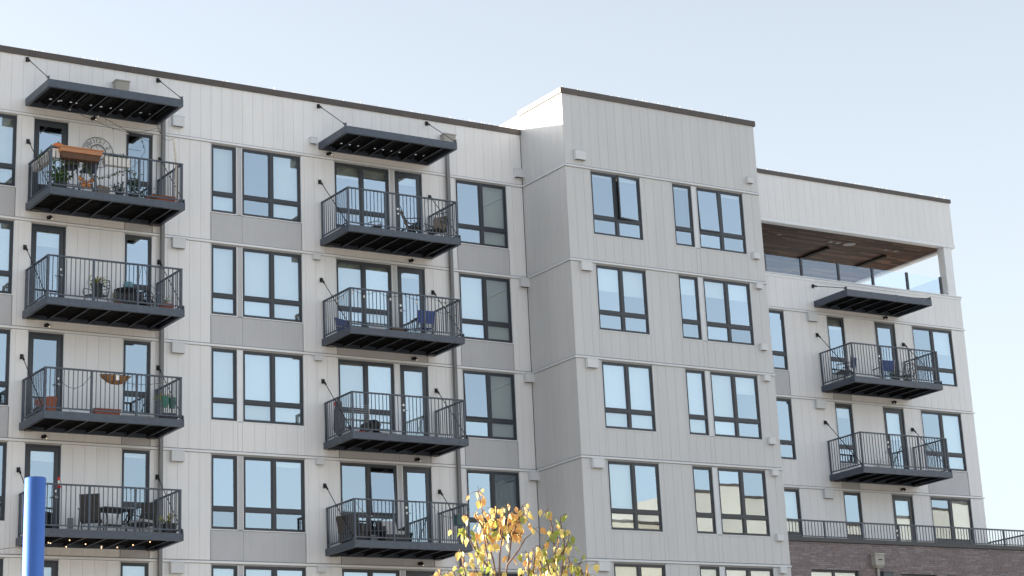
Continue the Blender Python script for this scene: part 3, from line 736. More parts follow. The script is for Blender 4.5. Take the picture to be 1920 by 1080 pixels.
for a, b, c, d in wins:
    f = MB().use('frame'); xm = (a+b)/2 if b < 15 else b
    f.box(a, b, PY+.10, PY+.18, d-.07, d); f.box(a, a+.06, PY+.10, PY+.18, c, d-.07); f.box(b-.06, b, PY+.10, PY+.18, c, d-.07)
    if b < 15: f.box(xm-.05, xm+.05, PY+.10, PY+.18, c, d-.07)
    wf = f.build('window', None, pod, world=True)
    for u0, u1 in (((a+.06, xm-.05), (xm+.05, b-.06)) if b < 15 else ((a+.06, b-.06),)): ibox('pane', 'glass', wf, u0, u1, PY+.13, PY+.14, c, d-.07)
    MB().box(a, b, PY+.24, PY+.25, c, d).build('blind', 'blind', wf, world=True)
# rail
zr, zl = -11.04, -11.55; ry = PY+.10; rx1 = 19.64
MB().bar((XT+.04, ry, zr), (rx1+.03, ry, zr), .06, .045).build('top_rail', 'steel', pod, world=True)
MB().bar((rx1, ry+.03, zr), (rx1, 5.5, zr), .06, .045).build('top_rail', 'steel', pod, world=True)
MB().bar((XT+.04, ry, zl), (rx1, ry, zl), .035, .03).build('bottom_rail', 'steel', pod, world=True)
px = 9.6-1.55
while px < rx1+.1:
    ibox('post', 'steel', pod, px-.028, px+.028, ry-.028, ry+.028, -11.61, zr-.02)
    for j in range(1, 12):
        q = px+1.64*j/12
        if q < rx1-.03: ibox('baluster', 'steel', pod, q-.0095, q+.0095, ry-.0095, ry+.0095, -11.56, zr-.02)
    px += 1.64
sb = MB(); yy = ry+.14
while yy < 5.4: sb.box(rx1-.0095, rx1+.0095, yy-.0095, yy+.0095, -12.3, zr-.02); yy += .137
sb.build('side_balusters', 'steel', pod, world=True)['kind'] = 'stuff'
eb = MB().use('boxgrey'); eb.box(11.50, 11.90, PY-.22, PY-.01, -12.46, -12.13); eb.box(11.47, 11.93, PY-.25, PY-.01, -12.13, -12.07)
eb.hexa([(11.58, -2.62, -12.55), (11.82, -2.62, -12.55), (11.82, PY-.01, -12.55), (11.58, PY-.01, -12.55)], [(11.50, -2.67, -12.461), (11.90, -2.67, -12.461), (11.90, PY-.01, -12.461), (11.50, PY-.01, -12.461)])
eb.use('black').box(11.63, 11.80, PY-.226, PY-.2205, -12.31, -12.27)
eb.use('boxgrey').tube([(11.70, PY-.08, -12.55), (11.70, PY-.08, -13.9)], .045, 12)
tag(eb.build('scupper_head', None), 'grey metal rainwater box with dark slot on the brick wall', 'rainwater box')
lb = MB().use('lead'); lb.box(11.86, 12.30, PY-.16, PY-.01, -13.1, -12.66); lb.box(11.85, 12.31, PY-.18, PY-.161, -12.70, -12.655)
tag(lb.build('utility_box', None), 'dark blue-grey metal box on the brick wall beside the rainwater box', 'utility box')

# ------------------------------------------------------------------ THINGS ON THE BALCONIES
def FL(k): return -2.668-FH*k           # floor height of balcony row k
def sprig(mb, p, d, L, n, lw, ll, rnd=random, droop=.3, stem=True, sk=None):
    p = Vector(p); d = Vector(d).normalized(); pts = [p.copy()]
    q = p.copy()
    for i in range(n):
        d = (d+Vector((rnd.uniform(-.2, .2), rnd.uniform(-.2, .2), -droop/n*1.5))).normalized(); q = q+d*(L/n); pts.append(q.copy())
        for s in (-1, 1):
            ld = (d*.5+Vector((rnd.uniform(-1, 1), rnd.uniform(-1, 1), rnd.uniform(-.6, .7)))).normalized()
            mb.leaf(q, ld, Vector((rnd.uniform(-1, 1), rnd.uniform(-1, 1), 1)), ll*rnd.uniform(.7, 1.2), lw*rnd.uniform(.7, 1.2))
    return pts
def bush(name, parent, c, rad, n, mk='green', ll=.09, lw=.05, droop=.4, world=False, up_=.6):
    m = MB().use(mk)
    for i in range(n):
        a = random.uniform(0, 6.28); d = (math.cos(a)*rad[0], math.sin(a)*rad[1], random.uniform(.1, 1)*up_)
        p = Vector(c)+Vector((random.uniform(-.3, .3)*rad[0], random.uniform(-.3, .3)*rad[1], 0))
        sprig(m, p, d, rad[2]*random.uniform(.5, 1.1), 4, lw, ll, droop=droop)
    return m.build(name, mk, parent, world=world)
def pot(parent, mk, r, h, taper=.75, name='pot'):
    return MB().lathe([(r*taper, 0), (r*.97, h*.86), (r*1.05, h*.86), (r*1.05, h), (r*.93, h), (r*.9, h*.9)], (0, 0, 0), 20).build(name, mk, parent, smooth=False)
def planter(parent, mk, L, W, H, name='box'):
    m = MB(); t = .02
    m.hexa([(-L/2+.02, -W/2+.02, 0), (L/2-.02, -W/2+.02, 0), (L/2-.02, W/2-.02, 0), (-L/2+.02, W/2-.02, 0)], [(-L/2, -W/2, H-.03), (L/2, -W/2, H-.03), (L/2, W/2, H-.03), (-L/2, W/2, H-.03)])
    for a in ((-L/2-.015, L/2+.015, -W/2-.015, -W/2+.01), (-L/2-.015, L/2+.015, W/2-.01, W/2+.015), (-L/2-.015, -L/2+.01, -W/2+.01, W/2-.01), (L/2-.01, L/2+.015, -W/2+.01, W/2-.01)):
        m.box(*a, H-.03, H)
    return m.build(name, mk, parent)
def wire(mb, pts, r=.006): mb.tube(pts, r, 5)
def sag(a, b, s, n=8):
    a, b = Vector(a), Vector(b); return [a+(b-a)*(i/n)-Vector((0, 0, s*4*(i/n)*(1-i/n))) for i in range(n+1)]
def string_lights(label, runs, bulbs, loc, group=None, mk='bulb', r=.028, drop=.07):
    t = thing('string_lights', loc, label, 'string lights', group)
    w_ = MB().use('black')
    for pts in runs: wire(w_, [Vector(p) for p in pts])
    w_.build('wire', 'black', t, world=True)
    me = None
    for p in bulbs:
        if me is None:
            b = MB().use('black').lathe([(.013, -.03), (.013, 0)], (0, 0, 0), 8).use(mk).lathe([(.008, -drop-.0), (r, -drop+.012), (r*.9, -drop+.03), (.012, -.031)], (0, 0, 0), 10)
            o = b.build('bulb', None, t); me = o.data
        else: o = bpy.data.objects.new('bulb', me); link(o, t)
        o.location = Vector(p)-Vector(loc)
    return t

# ---- top left balcony (row 0)
f = FL(0)
# skeleton wall clock
ck = thing('wall_clock', (-14.73, -.04, -.87), 'large open iron wall clock with numerals on the top left balcony', 'clock')
rg = MB().use('black')
def ring(mb, r_, th, n=48): mb.tube([(r_*math.cos(i*2*math.pi/n), -.02, r_*math.sin(i*2*math.pi/n)) for i in range(n+1)], th, 6, caps=False)
ring(rg, .46, .009); ring(rg, .24, .009); ring(rg, .225, .006); rg.build('rim', 'black', ck)
for h in range(1, 13):
    a = math.pi/2-h*math.pi/6
    cu = bpy.data.curves.new('numeral', 'FONT'); cu.body = str(h); cu.size = .19; cu.extrude = .006; cu.align_x = 'CENTER'; cu.align_y = 'CENTER'; cu.offset = -.002
    tmp = bpy.data.objects.new('numeral_tmp', cu); col.objects.link(tmp); bpy.context.view_layer.update()
    me = bpy.data.meshes.new_from_object(tmp.evaluated_get(bpy.context.evaluated_depsgraph_get())); bpy.data.objects.remove(tmp)
    me.materials.clear(); me.materials.append(MT['black'])
    o = bpy.data.objects.new('numeral', me); link(o, ck); o.location = (.35*math.cos(a), -.03, .35*math.sin(a))
    o.rotation_euler = Matrix.Rotation(-(math.pi/2-a), 3, 'Y').to_4x4().to_euler()
    o.rotation_euler = ((Matrix.Rotation(math.pi/2-a, 4, 'Y')) @ Matrix.Rotation(math.pi/2, 4, 'X')).to_euler()
h_ = MB().use('black'); h_.bar((0, -.03, 0), (.12, -.03, .10), .02, .006); h_.bar((0, -.036, 0), (-.06, -.036, .19), .014, .006); h_.lathe([(.02, 0), (.02, .01)], (0, -.03, -.005), 10); h_.build('hands', 'black', ck)
# cedar box on the front rail
cb = thing('rail_planter_box', (-15.94, -1.73, -1.80), 'orange-brown stained wooden box resting along the front rail of the top left balcony', 'planter box')
m = MB().use('woodshade'); L = 1.22
m.hexa([(-L/2+.07, -.13, 0), (L/2-.07, -.13, 0), (L/2-.07, .13, 0), (-L/2+.07, .13, 0)], [(-L/2+.02, -.17, .29), (L/2-.02, -.17, .29), (L/2-.02, .17, .29), (-L/2+.02, .17, .29)])
m.build('box_body', 'woodshade', cb)  # same cedar as the boards above, its shade put into a darker brown
MB().use('wood').box(-L/2, L/2, -.19, .19, .17, .29).build('upper_board', 'wood', cb); MB().use('wood').box(-L/2-.02, L/2+.02, -.215, .215, .291, .325).build('rim_board', 'wood', cb)
pk = thing('pumpkin', (-16.52, -1.60, -1.58), 'orange pumpkin behind the left end of the stained wooden rail box', 'pumpkin')
m = MB().use('pumpkin'); n = 32; prof = [(.03, .0), (.12, .02), (.17, .09), (.175, .15), (.14, .22), (.07, .255), (.02, .24)]; base = len(m.v)
for r_, z in prof:
    for k in range(n): rr = r_*(1-.07*abs(math.cos(k*math.pi/n*8))); m.v.append(Vector((rr*math.cos(k*2*math.pi/n), rr*math.sin(k*2*math.pi/n), z)))
for i in range(len(prof)-1):
    for k in range(n): m.f.append([base+i*n+k, base+i*n+(k+1) % n, base+(i+1)*n+(k+1) % n, base+(i+1)*n+k]); m.m.append(0)
m.build('shell', 'pumpkin', pk, smooth=True); MB().tube([(0, 0, .23), (.01, 0, .28), (.03, 0, .31)], .02, 6).build('stem', 'green', pk)
# bar stools
def barstool(x, y, k, label):
    t = thing('bar_stool', (x, y, FL(k)), label, 'bar stool', 'navy bar stools on the top left balcony', random.uniform(-.2, .2))
    s = MB(); s.box(-.20, .20, -.18, .18, .80, .845); s.hexa([(-.20, -.20, .846), (.20, -.20, .846), (.22, -.17, .846), (-.22, -.17, .846)], [(-.22, -.26, 1.06), (.22, -.26, 1.06), (.22, -.23, 1.06), (-.22, -.23, 1.06)])
    s.build('seat', 'stoolseat', t)
    for sx in (-1, 1):
        for sy in (-1, 1): MB().tube([(sx*.16, sy*.14, .80), (sx*.22, sy*.20, 0)], .014, 6).build('leg', 'black', t)
    q = MB()
    for a, b in (((-.2, -.18, .28), (.2, -.18, .28)), ((-.2, .18, .28), (.2, .18, .28)), ((-.2, -.18, .28), (-.2, .18, .28)), ((.2, -.18, .28), (.2, .18, .28))): q.bar(a, b, .018)
    q.build('footrest', 'black', t)
barstool(-16.0, -1.15, 0, 'navy bar stool beneath the left half of the wooden rail box')
barstool(-15.42, -1.10, 0, 'navy bar stool beneath the right half of the wooden rail box')
# hanging rail planters
def rail_planter(loc, L, label, rz=0, plants=True, mk='white', n=26, pl_mk='green', grp='white planters hanging on the top left balcony rail'):
    t = thing('rail_planter', loc, label, 'planter', grp, rz); planter(t, mk, L, .2, .24)
    if plants: bush('foliage', t, (0, 0, .22), (L*.55, .12, .26), n, pl_mk, .08, .03, droop=.2, up_=.35)
    return t
rail_planter((-14.78, -1.60, -1.78), .78, 'white planter hanging inside the front rail right of the wooden box', n=22)
rail_planter((-16.64, -.85, -1.79), 1.2, 'white planter full of bushy greenery on the left side rail', math.pi/2, n=60)
rail_planter((-16.60, -1.63, -1.78), .30, 'short white planter at the front left corner post', n=6)
# plants on floor
t = thing('potted_plant', (-16.35, -1.35, f), 'broad-leaved green plant in the front left corner of the top balcony', 'plant'); pot(t, 'charpot', .16, .24); bush('foliage', t, (0, 0, .22), (.28, .22, .5), 26, 'green', .16, .08, droop=.6, up_=1.2)
t = thing('eucalyptus_plant', (-14.15, -1.35, f), 'tall grey-green eucalyptus plant in front of the right window', 'plant'); pot(t, 'charpot', .16, .22); bush('foliage', t, (0, 0, .2), (.3, .2, .62), 34, 'eucalyptus', .07, .05, droop=.2, up_=1.6)
t = thing('eucalyptus_plant', (-14.62, -1.45, f), 'low grey-green eucalyptus sprays left of the tall one', 'plant'); pot(t, 'charpot', .12, .16); bush('foliage', t, (0, 0, .15), (.32, .15, .34), 20, 'eucalyptus', .07, .05, droop=.3, up_=.7)
t = thing('terracotta_planter', (-13.32, -1.45, f+.02), 'long brown terracotta planter in the front right corner of the top left balcony', 'planter'); planter(t, 'terra', .72, .24, .20); bush('foliage', t, (-.15, 0, .17), (.4, .1, .2), 16, 'green', .06, .03, up_=.3)
t = thing('trailing_plant', (-13.8, -1.55, f), 'low trailing plant spilling along the front rail foot', 'plant'); pot(t, 'terra', .09, .1); bush('foliage', t, (0, 0, .1), (.45, .1, .35), 22, 'green', .05, .03, droop=.5, up_=.3)
# dog-like pale cushion heap (rolled cushions)
t = thing('outdoor_cushion', (-14.9, -1.0, f), 'pale grey cushions lying on the floor behind the ivy garland', 'cushion')
MB().hexa([(-.45, -.2, 0), (.45, -.2, 0), (.45, .2, 0), (-.45, .2, 0)], [(-.42, -.18, .14), (.42, -.18, .14), (.42, .18, .14), (-.42, .18, .14)]).build('lower_cushion', 'cushion', t)
MB().hexa([(-.5, -.08, .141), (.1, -.08, .141), (.1, .15, .141), (-.5, .15, .141)], [(-.15, 0, .5), (.2, 0, .44), (.2, .15, .44), (-.15, .15, .5)]).build('leaning_cushion', 'sling', t)
# butterfly
t = thing('butterfly_ornament', (-15.68, -1.64, -2.36), 'orange and black butterfly ornament fixed behind the front railing', 'ornament')
for s in (-1, 1):
    w1 = MB().use('orange'); w1.hexa([(0, 0, -.02), (s*.20, .02, .16), (s*.24, .02, .05), (s*.02, 0, -.06)], [(0, .008, -.02), (s*.20, .028, .16), (s*.24, .028, .05), (s*.02, .008, -.06)])
    w1.hexa([(0, 0, -.07), (s*.17, .02, -.04), (s*.15, .02, -.20), (s*.04, 0, -.22)], [(0, .008, -.07), (s*.17, .028, -.04), (s*.15, .028, -.20), (s*.04, .008, -.22)])
    w1.use('black')
    for a, b in (((0, -.004, 0), (s*.2, .015, .16)), ((s*.2, .015, .16), (s*.24, .015, .05)), ((0, -.004, -.02), (s*.24, .015, .05)), ((0, -.004, -.07), (s*.17, .015, -.04)), ((0, -.004, -.1), (s*.15, .015, -.2)), ((s*.17, .015, -.04), (s*.15, .015, -.2))): w1.bar(a, b, .018, .01)
    w1.build('wing', None, t)
MB().tube([(0, 0, -.16), (0, -.01, .05)], .018, 6).build('body', 'black', t)
# ivy garland
gp = [(-16.69, -1.83), (-16.2, -1.90), (-15.88, -1.88), (-15.7, -1.96), (-15.54, -2.15), (-15.3, -2.21), (-14.99, -2.12), (-14.72, -1.96), (-14.48, -1.85), (-14.27, -1.95), (-14.21, -2.2)]
t = thing('ivy_garland', (-15.3, -1.66, -2.1), 'dark green ivy garland draped in a swag along the inside of the top left railing', 'garland')
MB().tube([(x, -1.66, z) for x, z in gp], .010, 5).build('stem', 'bark', t, world=True)
gl = MB().use('green')
for (xa, za), (xb, zb) in zip(gp, gp[1:]):
    n = int(math.hypot(xb-xa, zb-za)/.022)
    for i in range(n):
        u = i/n; p = (xa+(xb-xa)*u+random.uniform(-.03, .03), -1.66+random.uniform(-.035, .035), za+(zb-za)*u+random.uniform(-.04, .04))
        gl.leaf(p, (random.uniform(-1, 1), random.uniform(-.6, .6), random.uniform(-1, .6)), (random.uniform(-.4, .4), -1, .4), random.uniform(.05, .075), .045)
gl.build('foliage', None, t, world=True)
# birch pole with fairy lights
t = thing('birch_pole', (-12.93, -1.58, f), 'white birch branch standing in the right front corner wound with small lights', 'pole')
MB().tube([(0, 0, 0), (-.02, 0, .9), (-.05, 0, 1.5), (-.11, .02, 1.98)], .036, 8, r2=.024).build('stem', 'birch', t)
lb = MB().use('bulb')
for i in range(14):
    z = .5+i*.105; a = i*1.9; lb.lathe([(.006, -.02), (.018, -.008), (.012, .012)], (-.03-.03*z+.045*math.cos(a), .045*math.sin(a), z), 6)
lb.build('small_lights', None, t)['kind'] = 'stuff'
zt_ = .30
runs = [sag((-16.6, -1.3, .22), (-14.85, -.35, -.03), .10), sag((-14.85, -.35, -.03), (-13.1, -.5, -.02), .22), sag((-16.3, -1.5, .2), (-13.2, -.35, -.45), .05), sag((-13.2, -.5, .22), (-12.95, -.6, -.35), -.02), sag((-12.95, -.6, -.35), (-13.04, -1.56, -.68), .05), [(-14.6, -.3, .24), (-14.6, -.3, .0)]]
bl = []
for r_ in runs[:4]: bl += [r_[i] for i in range(1, 8)][::1]
string_lights('string of clear bulbs zigzagging under the top left canopy', runs, bl[::2], (-14.7, -.8, .1), r=.026)

# ---- second left balcony (row 1)
f = FL(1)
def metal_chair(loc, rz, label, grp, arms=True):
    t = thing('metal_patio_chair', loc, label, 'chair', grp, rz)
    s = MB(); s.box(-.24, .24, -.24, .22, .42, .44)
    for i in range(6): s.box(-.22, .22, -.23+i*.075, -.20+i*.075, .441, .45)
    s.build('seat', 'black', t)
    b = MB()
    b.tube([(-.22, .22, .43), (-.24, .30, .72), (-.19, .34, .92), (0, .355, .98), (.19, .34, .92), (.24, .30, .72), (.22, .22, .43)], .014, 6)
    for z, y in ((.55, .255), (.66, .28), (.77, .305), (.88, .325)): b.bar((-.23, y, z), (.23, y, z), .03, .008)
    b.build('backrest', 'black', t)
    for sx in (-1, 1):
        if arms: MB().tube([(sx*.24, .28, .66), (sx*.27, 0, .68), (sx*.27, -.20, .66), (sx*.26, -.26, .56), (sx*.24, -.22, .43)], .013, 6).build('arm', 'black', t)
        MB().tube([(sx*.22, -.21, .42), (sx*.25, -.27, 0)], .014, 6).build('leg', 'black', t); MB().tube([(sx*.22, .20, .42), (sx*.25, .30, 0)], .014, 6).build('leg', 'black', t)
    return t
G = 'black metal chairs on the second left balcony'
metal_chair((-14.98, -.75, f), R(-60), 'black metal chair holding a potted spider plant on the second left balcony', G)
metal_chair((-13.45, -.6, f), R(60), 'black metal chair right of the small round table on the second left balcony', G)
t = thing('potted_plant', (-14.98, -.80, f+.45), 'drooping strap-leaved plant in a charcoal pot set on a metal chair', 'plant'); pot(t, 'charpot', .17, .32)
sl_ = MB().use('limeleaf')
for i in range(16):
    a = random.uniform(0, 6.28); L = random.uniform(.3, .55); pts = []
    for j in range(6):
        u = j/5; pts.append(Vector((math.cos(a)*L*u*1.1, math.sin(a)*L*u*.8, .3+.28*math.sin(u*2.6)*L*2-.25*u*u)))
    sd2 = Vector((-math.sin(a), math.cos(a), 0))*.017
    V = []
    for j, p in enumerate(pts): wv = sd2*(1-.8*(j/5)**2); V += [p-wv, p+wv]
    sl_.add(V, [(2*j, 2*j+2, 2*j+3, 2*j+1) for j in range(5)])
sl_.build('foliage', None, t)
t = thing('bistro_table', (-14.18, -.95, f), 'small round black metal table carrying a pale blue pot', 'table')
MB().lathe([(.28, .62), (.30, .63), (.30, .645)], (0, 0, 0), 28).build('tabletop', 'black', t)
for i in range(3):
    a = i*2.09+.4; MB().tube([(.05*math.cos(a), .05*math.sin(a), .62), (.08*math.cos(a), .08*math.sin(a), .35), (.25*math.cos(a), .25*math.sin(a), 0)], .014, 6).build('leg', 'black', t)
t = thing('blue_pot', (-14.12, -.95, f+.646), 'pale blue glazed pot on the small black table', 'pot'); MB().lathe([(.09, 0), (.13, .06), (.14, .15), (.11, .2), (.12, .215)], (0, 0, 0), 20).build('pot', 'blue_tub', t, smooth=True)
t = thing('terracotta_pot', (-13.13, -1.35, f), 'terracotta pot of small succulents in the right corner of the second left balcony', 'pot'); pot(t, 'terra', .21, .20); bush('foliage', t, (0, 0, .18), (.2, .16, .3), 12, 'green', .05, .02, up_=1.2)
t = thing('terracotta_pot', (-14.6, -1.3, f), 'low terracotta bowl with sprigs left of the small round table', 'pot'); pot(t, 'terra', .18, .10); bush('foliage', t, (-.05, 0, .1), (.16, .1, .42), 6, 'limeleaf', .05, .02, up_=1.6, droop=.1)
t = thing('metal_shelf', (-13.75, -.25, f), 'black slatted bench standing against the wall below the right window', 'bench')
m = MB(); m.box(-.45, .45, -.12, .12, .40, .43); m.box(-.45, .45, .09, .12, .431, .86); m.build('seat', 'black', t)
for sx in (-1, 1): MB().box(sx*.43-.02, sx*.43+.02, -.12, .12, 0, .399).build('leg', 'black', t)
pts = [(-14.02, -1.68, -4.66), (-14.05, -1.66, -4.85), (-14.12, -1.66, -5.2), (-14.1, -1.66, -5.45)]
pts2 = [(-13.95, -1.68, -4.66), (-13.85, -1.66, -4.95), (-13.7, -1.66, -5.2), (-13.5, -1.66, -5.35), (-13.3, -1.6, -5.5)]
string_lights('thin string of tiny lights dangling from the second left railing', [pts, pts2], [Vector(p) for p in pts[1:]+pts2[1:]], (-13.9, -1.66, -4.8), r=.016, drop=.035)

# ---- third left balcony (row 2)
f = FL(2)
t = thing('coco_basket', (-14.73, -1.60, -8.10), 'brown coconut-fibre trough basket hanging from the third left railing', 'basket')
m = MB().use('coco'); n = 14; prof = []
V = []
for i in range(n+1):
    u = -1+2*i/n; hw = .44*u; dz = .24*(1-(abs(u)**2.6)*.85); w_ = .13*math.sqrt(max(.08, 1-u*u*.8))
    V += [(hw, -w_, .25), (hw*.95, -w_*.6, .25-dz*.8), (hw*.9, 0, .25-dz), (hw*.95, w_*.6, .25-dz*.8), (hw, w_, .25)]
F = []
for i in range(n):
    for j in range(4): F.append((5*i+j, 5*i+j+1, 5*i+5+j+1, 5*i+5+j))
m.add(V, F); m.build('liner', None, t, smooth=True)
m = MB(); m.tube([(-.45, -.07, .26), (0, -.145, .26), (.45, -.07, .26)], .008, 5)
for x in (-.3, -.1, .1, .3): m.tube([(x, -.14, .26), (x*.95, -.10, .08), (x*.9, 0, .0)], .006, 5)
m.build('wire_frame', 'black', t); MB().box(-.04, .05, -.165, -.155, .10, .24).build('tag', 'white', t)
t = thing('terracotta_planter', (-14.88, -1.38, f+.02), 'empty long terracotta planter centred on the third left balcony floor', 'planter'); planter(t, 'terra', .74, .24, .2)
t = thing('terracotta_pot', (-16.62, -1.0, f+.22), 'terracotta pot on a stand in the left corner of the third balcony', 'pot'); pot(t, 'terra', .14, .22); MB().box(-.14, .14, -.14, .14, -.22, -.002).build('stand', 'black', t)
t = thing('terracotta_pot', (-16.36, -1.15, f), 'taller terracotta pot behind the front left post of the third balcony', 'pot'); pot(t, 'terra', .15, .5)
t = thing('potted_plant', (-12.95, -1.15, -8.52), 'yellow-green flowering plant in twin teal pots on the third left balcony', 'plant')
for dx in (-.13, .13): MB().lathe([(.10, 0), (.13, .24), (.14, .3)], (dx, -.04 if dx < 0 else .05, 0), 8, .95, .8).build('pot', 'teal', t)
bush('foliage', t, (-.15, 0, .26), (.26, .16, .26), 22, 'limeleaf', .05, .03, droop=1.0, up_=.6)
bush('trailing_foliage', t, (-.2, -.1, .2), (.22, .1, .4), 10, 'green', .04, .025, droop=2.2, up_=.1)
t = thing('plant_stand', (-12.95, -1.1, f), 'dark cube stand under the teal pots', 'stand')
MB().box(-.2, .2, -.18, .18, .02, .27).build('body', 'charpot', t)
for sx in (-1, 1):
    for sy in (-1, 1): MB().box(sx*.17-.015, sx*.17+.015, sy*.15-.015, sy*.15+.015, 0, .019).build('foot', 'black', t)
pts = sag((-16.2, -1.2, -7.9), (-15.4, -1.6, -7.85), .35); pts2 = sag((-15.2, -1.62, -7.85), (-13.2, -1.62, -7.9), .16)
string_lights('drooping wire of small bulbs strung behind the third left railing', [pts, pts2], [pts[2], pts[4], pts[6], pts2[4], pts2[6], pts2[7]], (-14.7, -1.5, -7.9), r=.022, drop=.05)
o = MB().use('vent').box(-15.39, -15.24, -.03, -.001, f+.32, f+.50).box(-15.375, -15.255, -.045, -.031, f+.33, f+.47).build('outlet_cover', None, bld, world=True)
MB().use('pipe').box(-15.39, -15.24, -.05, -.001, FL(3)+.32, FL(3)+.60).build('outlet_cover', None, bld, world=True)

# ---- fourth left balcony (row 3): wicker set
f = FL(3)
def wicker_chair(loc, rz, label):
    t = thing('wicker_chair', loc, label, 'chair', 'dark wicker armchairs on the fourth left balcony', rz)
    MB().hexa([(-.26, .20, .38), (.26, .20, .38), (.26, .25, .38), (-.26, .25, .38)], [(-.27, .34, 1.02), (.27, .34, 1.02), (.27, .39, 1.02), (-.27, .39, 1.02)]).build('backrest', 'wicker', t)
    MB().box(-.26, .26, -.27, .24, .33, .40).build('seat', 'wicker', t)
    m = MB(); m.hexa([(-.24, -.26, .401), (.24, -.26, .401), (.24, .2, .401), (-.24, .2, .401)], [(-.22, -.24, .48), (.22, -.24, .48), (.22, .19, .48), (-.22, .19, .48)]); m.build('cushion', 'cushion', t)
    for sx in (-1, 1):
        MB().tube([(sx*.30, .30, .66), (sx*.31, -.05, .67), (sx*.30, -.27, .63), (sx*.29, -.30, .40), (sx*.30, -.31, 0)], .018, 6).build('arm', 'wicker', t)
        MB().tube([(sx*.27, .24, .66), (sx*.29, .30, 0)], .018, 6).build('leg', 'wicker', t)
    return t
wicker_chair((-15.15, -1.1, f), R(150), 'dark wicker armchair with pale cushion at the left of the patio table')
wicker_chair((-13.55, -.75, f), R(-62), 'dark wicker armchair with pale cushion at the right of the patio table')
t = thing('patio_table', (-14.4, -.72, f), 'square dark patio table between the two wicker armchairs', 'table', None, R(8))
MB().box(-.45, .45, -.38, .38, .72, .755).build('tabletop', 'charpot', t)
for sx in (-1, 1):
    for sy in (-1, 1): MB().tube([(sx*.38, sy*.31, .72), (sx*.26, sy*.2, .40), (sx*.36, sy*.28, 0)], .018, 6).build('leg', 'black', t)
MB().box(-.25, .25, -.2, .2, .30, .32).build('shelf', 'black', t)
t = thing('potted_plant', (-12.98, -1.3, f), 'lime-leaved plant in a square charcoal pot in the fourth balcony corner', 'plant'); planter(t, 'charpot', .34, .3, .32); bush('foliage', t, (-.05, 0, .3), (.24, .16, .34), 14, 'limeleaf', .08, .035, droop=.3, up_=.9)
t = thing('hummingbird_feeder', (-16.30, -1.68, -11.02), 'red hummingbird feeder at the front rail of the fourth left balcony', 'bird feeder')
MB().lathe([(.02, .20), (.035, .16), (.03, .11)], (0, 0, .09), 10).build('cap', 'red', t); MB().lathe([(.028, .05), (.028, .19)], (0, 0, 0), 10).build('reservoir', 'bulb', t); MB().lathe([(.05, 0), (.075, .02), (.05, .05)], (-.0, 0, 0), 12).build('base', 'red', t)
bl = [(-15.74, -1.1, -12.27), (-15.29, -1.1, -12.36), (-14.84, -1.1, -12.41), (-14.39, -1.1, -12.42), (-13.94, -1.1, -12.34), (-13.45, -1.1, -12.24), (-16.25, -.9, -12.32), (-15.6, -.5, -12.35), (-14.6, -.5, -12.35), (-16.12, -.7, -12.3)]
string_lights('string of small glowing bulbs hung under the fourth left balcony', [sag((-16.5, -1.1, -12.2), (-13.2, -1.1, -12.15), .14, 14), sag((-16.5, -.6, -12.2), (-13.4, -.5, -12.2), .1, 10)], bl, (-15, -1, -12.3), mk='bulbwarm', r=.017, drop=.05)
string_lights('string of bulbs crossing the lowest wall at the left edge', [sag((-18.0, -.4, -12.55), (-16.2, -1.2, -12.3), .06)], [(-17.0, -.8, -12.5), (-16.9, -.85, -12.62)], (-17, -.8, -12.4), r=.026)

# ---- middle stack
def sling_chair(loc, rz, label):
    t = thing('sling_chair', loc, label, 'chair', 'tan sling chairs on the top middle balcony', rz)
    MB().hexa([(-.22, -.24, .40), (.22, -.24, .40), (.22, .2, .36), (-.22, .2, .36)], [(-.22, -.24, .415), (.22, -.24, .415), (.22, .2, .375), (-.22, .2, .375)]).build('seat', 'slingdark', t)
    MB().hexa([(-.22, .20, .37), (.22, .20, .37), (.22, .215, .37), (-.22, .215, .37)], [(-.22, .42, .98), (.22, .42, .98), (.22, .435, .98), (-.22, .435, .98)]).build('backrest', 'sling', t)
    m = MB(); m.tube([(-.24, .20, .36), (-.24, .44, 1.02), (-.20, .47, 1.10), (.20, .47, 1.10), (.24, .44, 1.02), (.24, .20, .36)], .013, 6)
    m.tube([(-.24, .2, .36), (-.24, -.26, .41)], .013, 6); m.tube([(.24, .2, .36), (.24, -.26, .41)], .013, 6); m.build('frame', 'black', t)
    for sx in (-1, 1):
        MB().tube([(sx*.27, .33, .66), (sx*.28, -.22, .64)], .015, 6).build('arm', 'black', t)
        MB().tube([(sx*.27, -.18, .64), (sx*.26, .30, 0)], .012, 6).build('leg', 'black', t); MB().tube([(sx*.26, .28, .6), (sx*.26, -.28, 0)], .012, 6).build('leg', 'black', t)
    return t
f = FL(0)
sling_chair((-4.72, -1.0, f), R(62), 'tan mesh folding chair near the balcony door, left of its pair')
sling_chair((-3.98, -1.0, f), R(-58), 'tan mesh folding chair in the right corner, turned to its pair')
